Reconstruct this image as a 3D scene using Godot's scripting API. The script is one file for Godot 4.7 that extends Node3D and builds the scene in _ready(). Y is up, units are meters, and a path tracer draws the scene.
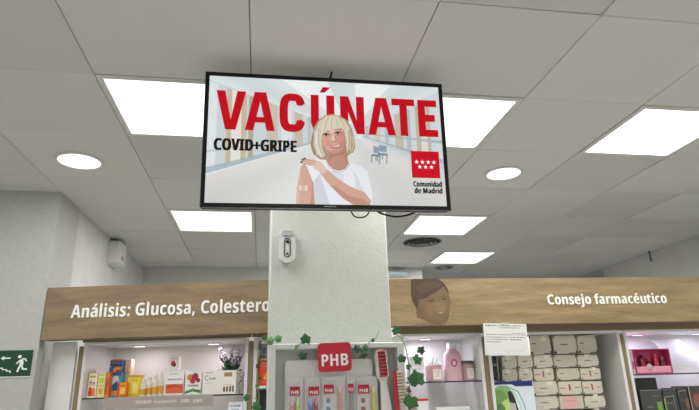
extends Node3D
# A pharmacy interior looking up at a television in front of a column, ceiling panels above, shelving with a wood fascia behind.
# All "rel" heights are measured from the eye height EYE; x to the right, -z into the room.

const EYE := 1.585
const CEIL := 2.80
const FOCAL := 544.2
const PITCH := 0.31599
const YAW := 0.16404
const ROLL := 0.02835
const GX := [-3.09, -2.49, -1.89, -1.29, -0.691, -0.064, 0.571, 1.168, 1.767, 2.344, 2.932, 3.52, 4.0]     # ceiling grid lines across
const GZ := [-3.336, -2.736, -2.136, -1.536, -0.936, -0.336, 0.264, 0.864, 1.464, 2.057, 2.635, 3.241, 3.858, 4.453, 5.059, 5.629, 6.23, 6.83]   # along depth (minus z)
const WALL_L := -1.29
const WALL_R := 4.0
const PART_Z := -3.54
const BACK_Z := -5.88
const K := 0.9516        # the shelving stands level with the front of the rough wall

var fw: Vector3
var rt: Vector3
var up: Vector3
var names := {}
var mats := {}
var rng := RandomNumberGenerator.new()
var font_bold: SystemFont
var font_reg: SystemFont
var lim := [-9.0, 9.0]      # inner sides of the bay being filled
var LB := {}
var RB := {}

# ---------------------------------------------------------------- pixels to places
func ray(x: float, y: float) -> Vector3:
	return fw + rt * ((x - 349.5) / FOCAL) + up * ((205.0 - y) / FOCAL)

func on_z(x: float, y: float, z: float) -> Vector3:
	var d := ray(x, y)
	return d * (z / d.z) + Vector3(0, EYE, 0)

func on_ceiling(x: float, y: float) -> Vector3:
	var d := ray(x, y)
	return d * ((CEIL - EYE) / d.y) + Vector3(0, EYE, 0)

func bank(ox: float, oz: float, dx: float, dz: float) -> Dictionary:
	var t := Vector3(dx, 0, dz).normalized()
	return {"o": Vector3(ox, 0, oz), "t": t, "n": Vector3(t.z, 0, -t.x), "a": -atan2(dz, dx)}

func hit(b: Dictionary, x: float, y: float, v: float) -> Vector2:   # (along the bank, world height) on the plane v behind its fascia
	var o: Vector3 = b.o + b.n * v
	var d := ray(x, y)
	var k: float = o.dot(b.n) / d.dot(b.n)
	var p := d * k
	return Vector2((p - o).dot(b.t), p.y + EYE)

func at(b: Dictionary, u: float, h: float, v: float) -> Vector3:
	return b.o + b.t * u + b.n * v + Vector3(0, h, 0)

# ---------------------------------------------------------------- nodes
func numbered(called: String) -> String:
	if not names.has(called):
		names[called] = 0
		return called
	names[called] += 1
	return "%s_%03d" % [called, names[called]]

func thing(called: String, label: String, category: String, where := Vector3.ZERO, turn := 0.0, group := "") -> Node3D:
	var o := Node3D.new()
	o.name = numbered(called)
	add_child(o)
	o.position = where
	o.rotation.y = turn
	tag(o, label, category, group)
	return o

func tag(o: Node, label: String, category: String, group := "") -> void:
	o.set_meta("label", label)
	o.set_meta("category", category)
	if group != "":
		o.set_meta("group", group)

func part(called: String, mesh: Mesh, m: Material, parent: Node, where := Vector3.ZERO, turn := Vector3.ZERO) -> MeshInstance3D:
	var o := MeshInstance3D.new()
	o.name = called
	o.mesh = mesh
	o.material_override = m
	o.position = where
	o.rotation = turn
	parent.add_child(o, true)
	return o

func struct(called: String, label: String, mesh: Mesh, m: Material, where := Vector3.ZERO, turn := 0.0) -> MeshInstance3D:
	var o := MeshInstance3D.new()
	o.name = called
	o.mesh = mesh
	o.material_override = m
	o.position = where
	o.rotation.y = turn
	add_child(o, true)
	o.set_meta("kind", "structure")
	o.set_meta("label", label)
	o.set_meta("category", "structure")
	return o

# ---------------------------------------------------------------- meshes
func face(st: SurfaceTool, pts: Array, away: Vector3, uvs := []) -> void:   # convex polygon whose normal points away from the point "away"
	var n: Vector3 = (pts[1] - pts[0]).cross(pts[2] - pts[0]).normalized()
	var c := Vector3.ZERO
	for p in pts:
		c += p
	c /= pts.size()
	var q := pts.duplicate()
	var w := uvs.duplicate()
	if n.dot(c - away) < 0:
		n = -n
	else:
		q.reverse()
		w.reverse()
	for i in range(1, q.size() - 1):
		for k in [0, i, i + 1]:
			st.set_normal(n)
			st.set_uv(w[k] if w.size() else Vector2.ZERO)
			st.add_vertex(q[k])

func add_box(st: SurfaceTool, c: Vector3, s: Vector3, b := 0.0) -> void:
	var h := s / 2.0
	b = minf(b, minf(h.x, minf(h.y, h.z)) * 0.9)
	for a in 3:
		var i := (a + 1) % 3
		var j := (a + 2) % 3
		for sg in [-1.0, 1.0]:
			var q := []
			for k in [[-1, -1], [1, -1], [1, 1], [-1, 1]]:
				var p := Vector3.ZERO
				p[a] = sg * h[a]
				p[i] = k[0] * (h[i] - b)
				p[j] = k[1] * (h[j] - b)
				q.append(c + p)
			face(st, q, c)
	if b <= 0.0:
		return
	for a in 3:
		var i := (a + 1) % 3
		var j := (a + 2) % 3
		for si in [-1.0, 1.0]:
			for sj in [-1.0, 1.0]:
				var q := []
				for k in [[-1, 0], [1, 0], [1, 1], [-1, 1]]:
					var p := Vector3.ZERO
					p[a] = k[0] * (h[a] - b)
					p[i] = si * (h[i] - (b if k[1] == 0 else 0.0))
					p[j] = sj * (h[j] - (0.0 if k[1] == 0 else b))
					q.append(c + p)
				face(st, q, c)
	for sx in [-1.0, 1.0]:
		for sy in [-1.0, 1.0]:
			for sz in [-1.0, 1.0]:
				var q := []
				for a in 3:
					var p := Vector3(sx * (h.x - b), sy * (h.y - b), sz * (h.z - b))
					p[a] = [sx * h.x, sy * h.y, sz * h.z][a]
					q.append(c + p)
				face(st, q, c)

func begin() -> SurfaceTool:
	var st := SurfaceTool.new()
	st.begin(Mesh.PRIMITIVE_TRIANGLES)
	return st

func box(s: Vector3, b := 0.002, c := Vector3.ZERO) -> ArrayMesh:
	var st := begin()
	add_box(st, c, s, b)
	return st.commit()

func boxes(list: Array, b := 0.001) -> ArrayMesh:
	var st := begin()
	for k in list:
		add_box(st, k[0], k[1], b)
	return st.commit()

func print_quad(w: float, h: float) -> ArrayMesh:   # faces +z, base centre at the origin, texture the right way up
	var st := begin()
	face(st, [Vector3(-w / 2, 0, 0), Vector3(w / 2, 0, 0), Vector3(w / 2, h, 0), Vector3(-w / 2, h, 0)], Vector3(0, 0, -1), [Vector2(0, 1), Vector2(1, 1), Vector2(1, 0), Vector2(0, 0)])
	return st.commit()

func extrude(pts: PackedVector2Array, depth: float) -> ArrayMesh:   # outline in xy, from z = 0 to z = depth, uv over its bounding box
	var st := begin()
	add_extrude(st, pts, depth)
	return st.commit()

func add_extrude(st: SurfaceTool, pts: PackedVector2Array, depth: float, z0 := 0.0) -> void:
	var lo := pts[0]
	var hi := pts[0]
	for p in pts:
		lo = lo.min(p)
		hi = hi.max(p)
	if Geometry2D.is_polygon_clockwise(pts):
		pts = pts.duplicate()
		pts.reverse()
	var tri := Geometry2D.triangulate_polygon(pts)
	for side in 2:
		var z := z0 + (depth if side == 0 else 0.0)
		for i in range(0, tri.size(), 3):
			var q := []
			var w := []
			for k in 3:
				var p := pts[tri[i + k]]
				q.append(Vector3(p.x, p.y, z))
				w.append(Vector2((p.x - lo.x) / (hi.x - lo.x), 1.0 - (p.y - lo.y) / (hi.y - lo.y)))
			face(st, q, Vector3(q[0].x, q[0].y, z + (-1.0 if side == 0 else 1.0)), w)
	for i in pts.size():
		var a := pts[i]
		var b := pts[(i + 1) % pts.size()]
		var e := (b - a).normalized()
		var o := Vector2(e.y, -e.x)
		var m := (a + b) / 2 - o
		face(st, [Vector3(a.x, a.y, z0), Vector3(b.x, b.y, z0), Vector3(b.x, b.y, z0 + depth), Vector3(a.x, a.y, z0 + depth)], Vector3(m.x, m.y, z0 + depth / 2))

func rounded(w: float, h: float, r: float, seg := 6, c := Vector2.ZERO) -> PackedVector2Array:
	var out := PackedVector2Array()
	for k in 4:
		var cc := c + Vector2((w / 2 - r) * [1, -1, -1, 1][k], (h / 2 - r) * [1, 1, -1, -1][k])
		for i in seg + 1:
			var a := (k + float(i) / seg) * PI / 2
			out.append(cc + Vector2(cos(a), sin(a)) * r)
	return out

func lathe(profile: Array, seg := 24, sx := 1.0, sz := 1.0) -> ArrayMesh:   # [radius, height] from bottom to top; a repeated point makes a sharp edge
	var st := begin()
	for k in profile.size() - 1:
		var a: Array = profile[k]
		var b: Array = profile[k + 1]
		if a[0] == b[0] and a[1] == b[1]:
			continue
		var n0 := Vector2(b[1] - a[1], a[0] - b[0]).normalized()
		var na := n0
		var nb := n0
		if k > 0 and not (profile[k - 1][0] == a[0] and profile[k - 1][1] == a[1]):
			na = (n0 + Vector2(a[1] - profile[k - 1][1], profile[k - 1][0] - a[0]).normalized()).normalized()
		if k + 2 < profile.size() and not (profile[k + 2][0] == b[0] and profile[k + 2][1] == b[1]):
			nb = (n0 + Vector2(profile[k + 2][1] - b[1], b[0] - profile[k + 2][0]).normalized()).normalized()
		for i in seg:
			var t0 := TAU * i / seg
			var t1 := TAU * (i + 1) / seg
			var v := []
			for c in [[a, t0, na], [b, t0, nb], [b, t1, nb], [a, t1, na]]:
				v.append([Vector3(cos(c[1]) * c[0][0] * sx, c[0][1], sin(c[1]) * c[0][0] * sz), Vector3(cos(c[1]) * c[2].x / sx, c[2].y, sin(c[1]) * c[2].x / sz).normalized()])
			for q in [[0, 1, 2], [0, 2, 3]]:
				var A: Vector3 = v[q[0]][0]
				var fn: Vector3 = (v[q[1]][0] - A).cross(v[q[2]][0] - A)
				if fn.length() < 1e-14:
					continue
				var order := [q[0], q[1], q[2]] if fn.dot(v[q[0]][1] + v[q[1]][1] + v[q[2]][1]) < 0 else [q[0], q[2], q[1]]
				for x in order:
					st.set_normal(v[x][1])
					st.set_uv(Vector2(0, 0))
					st.add_vertex(v[x][0])
	return st.commit()

func add_tube(st: SurfaceTool, pts: Array, r: float, seg := 7, r_end := -1.0) -> void:
	var n := pts.size()
	var rings := []
	var side := Vector3.RIGHT
	for i in n:
		var d: Vector3 = (pts[mini(i + 1, n - 1)] - pts[maxi(i - 1, 0)]).normalized()
		if absf(d.dot(side)) > 0.95:
			side = Vector3.UP if absf(d.y) < 0.9 else Vector3.FORWARD
		var u := d.cross(side).normalized()
		side = u.cross(d).normalized()
		var rr := r if r_end < 0 else lerpf(r, r_end, float(i) / (n - 1))
		var ring := []
		for k in seg:
			var a := TAU * k / seg
			var o := side * cos(a) + u * sin(a)
			ring.append([pts[i] + o * rr, o])
		rings.append(ring)
	for i in n - 1:
		for k in seg:
			var q := [rings[i][k], rings[i + 1][k], rings[i + 1][(k + 1) % seg], rings[i][(k + 1) % seg]]
			for t in [[0, 1, 2], [0, 2, 3]]:
				var fn: Vector3 = (q[t[1]][0] - q[t[0]][0]).cross(q[t[2]][0] - q[t[0]][0])
				var order: Array = t if fn.dot(q[t[0]][1]) < 0 else [t[0], t[2], t[1]]
				for x in order:
					st.set_normal(q[x][1])
					st.set_uv(Vector2.ZERO)
					st.add_vertex(q[x][0])
	for e in 2:
		var ring: Array = rings[0 if e == 0 else n - 1]
		var inner: Vector3 = pts[1 if e == 0 else n - 2]
		var q := []
		for k in ring:
			q.append(k[0])
		face(st, q, inner)

func tube(pts: Array, r: float, seg := 7, r_end := -1.0) -> ArrayMesh:
	var st := begin()
	add_tube(st, pts, r, seg, r_end)
	return st.commit()

func curve(pts: Array, steps := 6) -> Array:   # Catmull-Rom through the points
	var out := []
	for i in pts.size() - 1:
		var a: Vector3 = pts[maxi(i - 1, 0)]
		var b: Vector3 = pts[i]
		var c: Vector3 = pts[i + 1]
		var d: Vector3 = pts[mini(i + 2, pts.size() - 1)]
		for k in steps:
			out.append(b.cubic_interpolate(c, a, d, float(k) / steps))
	out.append(pts[-1])
	return out

func letters(text: String, font: Font, cap: float, depth: float) -> TextMesh:
	var t := TextMesh.new()
	t.text = text
	t.font = font
	t.font_size = 64
	t.pixel_size = cap / (64 * 0.714)
	t.depth = depth
	t.curve_step = 1.0
	t.horizontal_alignment = HORIZONTAL_ALIGNMENT_LEFT
	t.vertical_alignment = VERTICAL_ALIGNMENT_BOTTOM
	return t

# ---------------------------------------------------------------- materials
func mat(c: Color, rough := 0.6, spec := 0.5, metal := 0.0) -> StandardMaterial3D:
	var key := "%s %s %s %s" % [c, rough, spec, metal]
	if not mats.has(key):
		var m := StandardMaterial3D.new()
		m.albedo_color = c
		m.roughness = rough
		m.metallic_specular = spec
		m.metallic = metal
		mats[key] = m
	return mats[key]

func glowing(c: Color, energy: float) -> StandardMaterial3D:
	var m := StandardMaterial3D.new()
	m.albedo_color = Color(0.9, 0.9, 0.9)
	m.emission_enabled = true
	m.emission = c
	m.emission_energy_multiplier = energy
	return m

func clear(c: Color, alpha: float, rough := 0.05) -> StandardMaterial3D:
	var m := StandardMaterial3D.new()
	m.albedo_color = Color(c, alpha)
	m.transparency = BaseMaterial3D.TRANSPARENCY_ALPHA
	m.roughness = rough
	return m

func noise_tex(freq: float, normal: bool, bump := 4.0, size := 512, seed_ := 3, ramp: Gradient = null, octaves := 3) -> NoiseTexture2D:
	var f := FastNoiseLite.new()
	f.seed = seed_
	f.frequency = freq
	f.fractal_octaves = octaves
	var t := NoiseTexture2D.new()
	t.width = size
	t.height = size
	t.seamless = true
	t.noise = f
	t.as_normal_map = normal
	t.bump_strength = bump
	if ramp:
		t.color_ramp = ramp
	return t

func two(a: Color, b: Color) -> Gradient:
	var g := Gradient.new()
	g.set_color(0, a)
	g.set_color(1, b)
	return g

func plaster(c: Color, freq: float, bump: float, scale: float, seed_: int, vary := 0.03) -> StandardMaterial3D:
	var m := StandardMaterial3D.new()
	m.albedo_texture = noise_tex(0.012, false, 1.0, 512, seed_ + 1, two(c.darkened(vary), c.lightened(vary)), 4)
	m.normal_enabled = true
	m.normal_texture = noise_tex(freq, true, bump, 512, seed_)
	m.roughness = 0.85
	m.metallic_specular = 0.3
	m.uv1_triplanar = true
	m.uv1_world_triplanar = true
	m.uv1_scale = Vector3.ONE * scale
	return m

func wood(c0: Color, c1: Color, seed_: int, w := 1024, h := 128) -> ImageTexture:   # straight horizontal oak grain
	var im := Image.create(w, h, false, Image.FORMAT_RGB8)
	var f := FastNoiseLite.new()
	f.seed = seed_
	f.frequency = 0.01
	f.fractal_octaves = 4
	for y in h:
		for x in w:
			var broad := f.get_noise_2d(x * 0.35, y * 3.0)
			var fine := f.get_noise_2d(x * 1.6 + 500, y * 26.0)
			var t := clampf(0.5 + broad * 0.75 + fine * 0.4, 0, 1)
			im.set_pixel(x, y, c0.lerp(c1, t))
	return ImageTexture.create_from_image(im)

func textured(t: Texture2D, rough := 0.5) -> StandardMaterial3D:
	var m := StandardMaterial3D.new()
	m.albedo_texture = t
	m.roughness = rough
	m.texture_repeat = false
	return m

# ---------------------------------------------------------------- flat print: painting into images (0..1 across, 0..1 down)
func p_poly(im: Image, pts: Array, c: Color, a := 1.0) -> void:
	var W := im.get_width()
	var H := im.get_height()
	var lo := 1e9
	var hi := -1e9
	for p in pts:
		lo = minf(lo, p[1] * H)
		hi = maxf(hi, p[1] * H)
	for y in range(maxi(0, int(lo)), mini(H, int(hi) + 1)):
		var yc := y + 0.5
		var xs := []
		for i in pts.size():
			var p: Array = pts[i]
			var q: Array = pts[(i + 1) % pts.size()]
			var y0: float = p[1] * H
			var y1: float = q[1] * H
			if (y0 <= yc) != (y1 <= yc):
				xs.append((p[0] + (q[0] - p[0]) * (yc - y0) / (y1 - y0)) * W)
		xs.sort()
		for k in range(0, xs.size() - 1, 2):
			for x in range(maxi(0, int(round(xs[k]))), mini(W, int(round(xs[k + 1])))):
				im.set_pixel(x, y, c if a >= 1.0 else im.get_pixel(x, y).lerp(c, a))

func p_rect(im: Image, x0: float, y0: float, x1: float, y1: float, c: Color, a := 1.0) -> void:
	p_poly(im, [[x0, y0], [x1, y0], [x1, y1], [x0, y1]], c, a)

func p_oval(im: Image, cx: float, cy: float, rx: float, ry: float, c: Color, soft := 0.0, a := 1.0) -> void:
	var W := im.get_width()
	var H := im.get_height()
	var g := 1.0 + soft
	for y in range(maxi(0, int((cy - ry * g) * H)), mini(H, int((cy + ry * g) * H) + 1)):
		for x in range(maxi(0, int((cx - rx * g) * W)), mini(W, int((cx + rx * g) * W) + 1)):
			var d := Vector2(((x + 0.5) / W - cx) / rx, ((y + 0.5) / H - cy) / ry).length()
			var k := a * (1.0 if d < 1.0 - soft else 0.0 if d > g else (1.0 if soft <= 0.0 and d <= 1.0 else smoothstep(g, 1.0 - soft, d) if soft > 0.0 else 0.0))
			if k > 0.0:
				im.set_pixel(x, y, im.get_pixel(x, y).lerp(c, k))

func p_line(im: Image, pts: Array, w: float, c: Color, a := 1.0) -> void:   # w as a share of the image height
	var asp := float(im.get_width()) / im.get_height()
	for i in pts.size() - 1:
		var p := Vector2(pts[i][0] * asp, pts[i][1])
		var q := Vector2(pts[i + 1][0] * asp, pts[i + 1][1])
		var d := (q - p).normalized().orthogonal() * w / 2
		p_poly(im, [[(p.x + d.x) / asp, p.y + d.y], [(q.x + d.x) / asp, q.y + d.y], [(q.x - d.x) / asp, q.y - d.y], [(p.x - d.x) / asp, p.y - d.y]], c, a)
		if i > 0:
			p_oval(im, p.x / asp, p.y, w / 2 / asp, w / 2, c, 0.0, a)

func p_text(im: Image, text: String, font: Font, x0: float, y0: float, x1: float, y1: float, c: Color) -> void:   # fills the box with the text's outlines
	var t := TextMesh.new()
	t.text = text
	t.font = font
	t.font_size = 96
	t.depth = 0.0
	t.curve_step = 1.0
	var arr := t.get_mesh_arrays()
	var v: PackedVector3Array = arr[Mesh.ARRAY_VERTEX]
	var idx: PackedInt32Array = arr[Mesh.ARRAY_INDEX] if arr[Mesh.ARRAY_INDEX] != null else PackedInt32Array(range(v.size()))
	var lo := Vector2(1e9, 1e9)
	var hi := -lo
	for p in v:
		lo = lo.min(Vector2(p.x, p.y))
		hi = hi.max(Vector2(p.x, p.y))
	for i in range(0, idx.size(), 3):
		var q := []
		for k in 3:
			var p := v[idx[i + k]]
			q.append([lerpf(x0, x1, (p.x - lo.x) / (hi.x - lo.x)), lerpf(y1, y0, (p.y - lo.y) / (hi.y - lo.y))])
		p_poly(im, q, c)

func p_marks(im: Image, x0: float, y0: float, x1: float, y1: float, c: Color, seed_: int) -> void:   # a line of print too small to read
	var r := RandomNumberGenerator.new()
	r.seed = seed_
	var x := x0
	while x < x1:
		var w := r.randf_range(0.025, 0.09) * maxf(0.4, x1 - x0)
		p_rect(im, x, y0 + r.randf() * 0.15 * (y1 - y0), minf(x + w, x1), y1 - r.randf() * 0.2 * (y1 - y0), c, 0.8)
		x += w + 0.02 * maxf(0.4, x1 - x0)

func paint(w: int, h: int, bg: Color, list: Array) -> ImageTexture:
	var im := Image.create(w, h, false, Image.FORMAT_RGB8)
	im.fill(bg)
	var n := 1
	for k in list:
		n += 1
		match k[0]:
			"r": p_rect(im, k[1], k[2], k[3], k[4], k[5])
			"e": p_oval(im, k[1], k[2], k[3], k[4], k[5])
			"m": p_marks(im, k[1], k[2], k[3], k[4], k[5], n * 7 + w)
			"p": p_poly(im, k[1], k[2])
			"l": p_line(im, k[1], k[2], k[3])
			"t": p_text(im, k[1], font_bold, k[2], k[3], k[4], k[5], k[6])
	return ImageTexture.create_from_image(im)

func hex(s: String) -> Color:
	return Color.html(s)

# ---------------------------------------------------------------- the build
func _ready() -> void:
	rng.seed = 11
	# camera
	var f0 := Vector3(sin(YAW) * cos(PITCH), sin(PITCH), -cos(YAW) * cos(PITCH))
	var r0 := Vector3(cos(YAW), 0, sin(YAW))
	var u0 := r0.cross(f0)
	fw = f0
	rt = r0 * cos(ROLL) - u0 * sin(ROLL)
	up = u0 * cos(ROLL) + r0 * sin(ROLL)
	var cam := Camera3D.new()
	cam.name = "camera"
	add_child(cam)
	cam.transform = Transform3D(Basis(rt, up, -fw), Vector3(0, EYE, 0))
	cam.fov = rad_to_deg(2.0 * atan(205.0 / FOCAL))
	cam.near = 0.05
	cam.current = true
	# environment: a closed room, nothing beyond it
	var we := WorldEnvironment.new()
	we.name = "world_environment"
	var env := Environment.new()
	env.background_mode = Environment.BG_COLOR
	env.background_color = Color(0, 0, 0)
	env.tonemap_mode = Environment.TONE_MAPPER_LINEAR
	env.tonemap_exposure = 1.0
	env.sdfgi_enabled = true
	env.ssao_enabled = true
	env.ssil_enabled = true
	we.environment = env
	add_child(we)
	font_bold = SystemFont.new()
	font_bold.font_names = PackedStringArray(["Droid Sans"])
	font_bold.font_weight = 700
	font_reg = SystemFont.new()
	font_reg.font_names = PackedStringArray(["Droid Sans"])
	LB = bank(-1.35 * K, -3.72 * K, 1.40, 0.30)
	RB = bank(0.80 * K, -3.39 * K, 2.17, 0.10)
	build_lights()
	build_room()
	build_ceiling()
	build_fascias()
	build_units()
	build_television()
	build_wall_fittings()
	build_display()
	build_bay_remedies()
	build_bay_narrow()
	build_bay_cosmetics()
	build_bay_cartons()
	build_bay_gifts()

# ---------------------------------------------------------------- lights
const PANEL_ENERGY := 1.22
const PANELS := [   # grid column, row, label
	[4, 9, "lit square ceiling panel beside the round downlight near the rough plastered wall"],
	[6, 9, "lit square ceiling panel partly covered by the television's VACÚNATE end letters"],
	[8, 9, "lit square ceiling panel out beyond the downlight, toward the plain right wall"],
	[4, 12, "lit square ceiling panel above the Análisis fascia, next to the alarm box wall"],
	[7, 12, "lit square ceiling panel just in front of the round air vent"],
	[8, 14, "lit square ceiling panel deepest in the room, by the small recessed spotlight"],
	[6, 14, "added lit square ceiling panel, unseen behind the column, deep in the room"]]  # unseen panel, added to brighten the rear of the room
const PANELS_BEHIND := [[1, 9], [1, 6], [10, 6], [5, 4], [2, 3], [8, 3], [11, 3], [11, 9], [2, 1], [8, 1]]

func area_light(where: Vector3, w: float, h: float, energy: float, c: Color, parent: Node) -> void:
	var l := AreaLight3D.new()
	l.name = "panel_light"
	l.area_size = Vector2(w, h)
	l.light_energy = energy
	l.light_color = c
	l.shadow_enabled = true
	l.set("area_range", 14.0)
	parent.add_child(l, true)
	l.position = where
	l.rotation.x = -PI / 2

func ceiling_panel(gx: int, gz: int, label: String, group: String) -> void:
	var x0: float = GX[gx]
	var x1: float = GX[gx + 1]
	var z0: float = -GZ[gz + 1]
	var z1: float = -GZ[gz]
	var w := x1 - x0
	var d := z1 - z0
	var t := thing("ceiling_light", label, "ceiling light", Vector3((x0 + x1) / 2, CEIL, (z0 + z1) / 2), 0.0, group)
	var rim := 0.028
	var fr := begin()
	for s in [-1.0, 1.0]:
		add_box(fr, Vector3(s * (w / 2 - rim / 2 - 0.003), 0.006, 0), Vector3(rim, 0.018, d - 0.006), 0.002)
		add_box(fr, Vector3(0, 0.006, s * (d / 2 - rim / 2 - 0.003)), Vector3(w - 0.006 - rim * 2, 0.018, rim), 0.002)
	part("frame", fr.commit(), mat(Color(0.80, 0.80, 0.78), 0.5), t)
	part("diffuser", box(Vector3(w - rim * 2 - 0.006, 0.006, d - rim * 2 - 0.006), 0.0, Vector3(0, 0.009, 0)), glowing(Color(1, 1, 0.99), 1.4), t)
	area_light(Vector3(0, 0.003, 0), w - rim * 2 - 0.012, d - rim * 2 - 0.012, PANEL_ENERGY, Color(1.0, 0.995, 0.98), t)

func build_lights() -> void:
	for p in PANELS:
		ceiling_panel(p[0], p[1], p[2], "square LED ceiling panels")
	for p in PANELS_BEHIND:
		ceiling_panel(p[0], p[1], "lit square LED panel in the ceiling over the shop floor", "ceiling panels over the shop floor")
	var spots := [[79.5, 160.5, 0.125, "round lit downlight beside the top of the rough plastered wall"], [503.5, 173.0, 0.118, "round lit downlight on the television's logo side, between square panels"]]
	for s in spots:
		var p := on_ceiling(s[0], s[1])
		var t := thing("downlight", s[3], "downlight", Vector3(p.x, CEIL, p.z), 0.0, "round ceiling downlights")
		var r: float = s[2]
		part("ring", lathe([[r - 0.016, 0.0], [r - 0.016, -0.008], [r - 0.016, -0.008], [r - 0.009, -0.011], [r - 0.002, -0.008], [r, -0.003], [r, 0.0]], 40), mat(Color(0.82, 0.82, 0.80), 0.4), t)
		part("diffuser", lathe([[0.0, -0.007], [r - 0.017, -0.007], [r - 0.017, -0.007], [r - 0.017, -0.001], [r - 0.017, -0.001], [0.0, -0.001]], 40), glowing(Color(1, 1, 1), 1.5), t)
		area_light(Vector3(0, -0.010, 0), r * 1.3, r * 1.3, 0.45, Color(1, 1, 1), t)

# ---------------------------------------------------------------- room
func build_room() -> void:
	var white := plaster(Color(0.80, 0.80, 0.795), 0.02, 1.2, 0.6, 5)
	var rough := plaster(Color(0.715, 0.715, 0.705), 0.05, 2.2, 3.0, 21)
	struct("floor", "pale grey polished floor of the shop", box(Vector3(8.2, 0.1, 11.0), 0.0, Vector3(0.75, -0.05, -1.75)), plaster(Color(0.85, 0.845, 0.83), 0.02, 0.5, 0.5, 31))
	var t := 0.14
	struct("wall_left", "white painted side wall behind the shelving, under the alarm box", box(Vector3(t, CEIL + 0.1, 2.12), 0.0, Vector3(-t / 2, CEIL / 2, -1.06)), white, Vector3(-1.298, 0, -3.95), -0.036)
	struct("wall_partition", "rough plastered white wall end carrying the green exit sign", box(Vector3(1.8, CEIL + 0.1, 0.40), 0.004, Vector3(-1.289 - 0.9, CEIL / 2, PART_Z - 0.2)), rough)
	struct("wall_far_left", "white side wall of the shop floor", box(Vector3(t, CEIL + 0.1, 7.4), 0.0, Vector3(-3.09 - t / 2 - 0.002, CEIL / 2, 0.0)), white)
	struct("wall_back", "white rear wall above the Análisis fascia", box(Vector3(1.78 - WALL_L, CEIL + 0.1, t), 0.0, Vector3((1.78 + WALL_L) / 2 + 0.002, CEIL / 2, BACK_Z - t / 2)), white)
	struct("wall_back_return", "side of the rear wall at the recess", box(Vector3(t, CEIL + 0.1, 0.8), 0.0, Vector3(1.78 - t / 2, CEIL / 2, BACK_Z - t - 0.402)), white)
	struct("wall_back_recess", "rear wall of the deeper recess behind Consejo fascia", box(Vector3(3.2, CEIL + 0.1, t), 0.0, Vector3(3.3, CEIL / 2, -6.83 - t / 2)), white)
	struct("wall_right", "plain white wall behind the Consejo fascia with small bracket", box(Vector3(t, CEIL + 0.1, 9.4), 0.0, Vector3(WALL_R + t / 2 + 0.002, CEIL / 2, -1.14)), white)
	struct("wall_right_recess", "white end wall of the deeper recess", box(Vector3(t, CEIL + 0.1, 1.1), 0.0, Vector3(4.7, CEIL / 2, -6.35)), white)
	struct("wall_front", "white wall at the street side of the shop", box(Vector3(7.4, CEIL + 0.1, t), 0.0, Vector3(0.46, CEIL / 2, 3.5)), white)
	# free-standing column in the middle, textured paint
	struct("column", "square white painted column with rough texture behind the television", box(Vector3(0.581, CEIL, 0.53), 0.006, Vector3(0.3265, CEIL / 2, -2.6 - 0.265)), plaster(Color(0.735, 0.75, 0.72), 0.035, 0.9, 2.2, 41, 0.02))

# ---------------------------------------------------------------- ceiling
func holed_tile(x0: float, x1: float, z0: float, z1: float, r: float) -> ArrayMesh:
	var st := begin()
	var n := 48
	var inner := []
	var outer := []
	for k in n:
		var d := Vector2(cos(TAU * k / n), sin(TAU * k / n))
		inner.append(d * r)
		var sx: float = (x1 if d.x > 0 else x0) / d.x if absf(d.x) > 1e-6 else 1e9
		var sz: float = (z1 if d.y > 0 else z0) / d.y if absf(d.y) > 1e-6 else 1e9
		outer.append(d * minf(sx, sz))
	for q in [[x0, z0], [x1, z0], [x1, z1], [x0, z1]]:      # the nearest rim point goes to each corner
		var best := 0
		for k in n:
			if outer[k].distance_to(Vector2(q[0], q[1])) < outer[best].distance_to(Vector2(q[0], q[1])):
				best = k
		outer[best] = Vector2(q[0], q[1])
	for k in n:
		var a: Vector2 = inner[k]
		var b: Vector2 = inner[(k + 1) % n]
		var cc: Vector2 = outer[(k + 1) % n]
		var d: Vector2 = outer[k]
		for y in [0.0, 0.016]:
			face(st, [Vector3(a.x, y, a.y), Vector3(b.x, y, b.y), Vector3(cc.x, y, cc.y), Vector3(d.x, y, d.y)], Vector3((a.x + cc.x) / 2, 0.008, (a.y + cc.y) / 2))
		face(st, [Vector3(a.x, 0, a.y), Vector3(b.x, 0, b.y), Vector3(b.x, 0.016, b.y), Vector3(a.x, 0.016, a.y)], Vector3((a.x + b.x), 0.008, (a.y + b.y)))
		face(st, [Vector3(d.x, 0, d.y), Vector3(cc.x, 0, cc.y), Vector3(cc.x, 0.016, cc.y), Vector3(d.x, 0.016, d.y)], Vector3(0, 0.008, 0))
	return st.commit()

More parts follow.
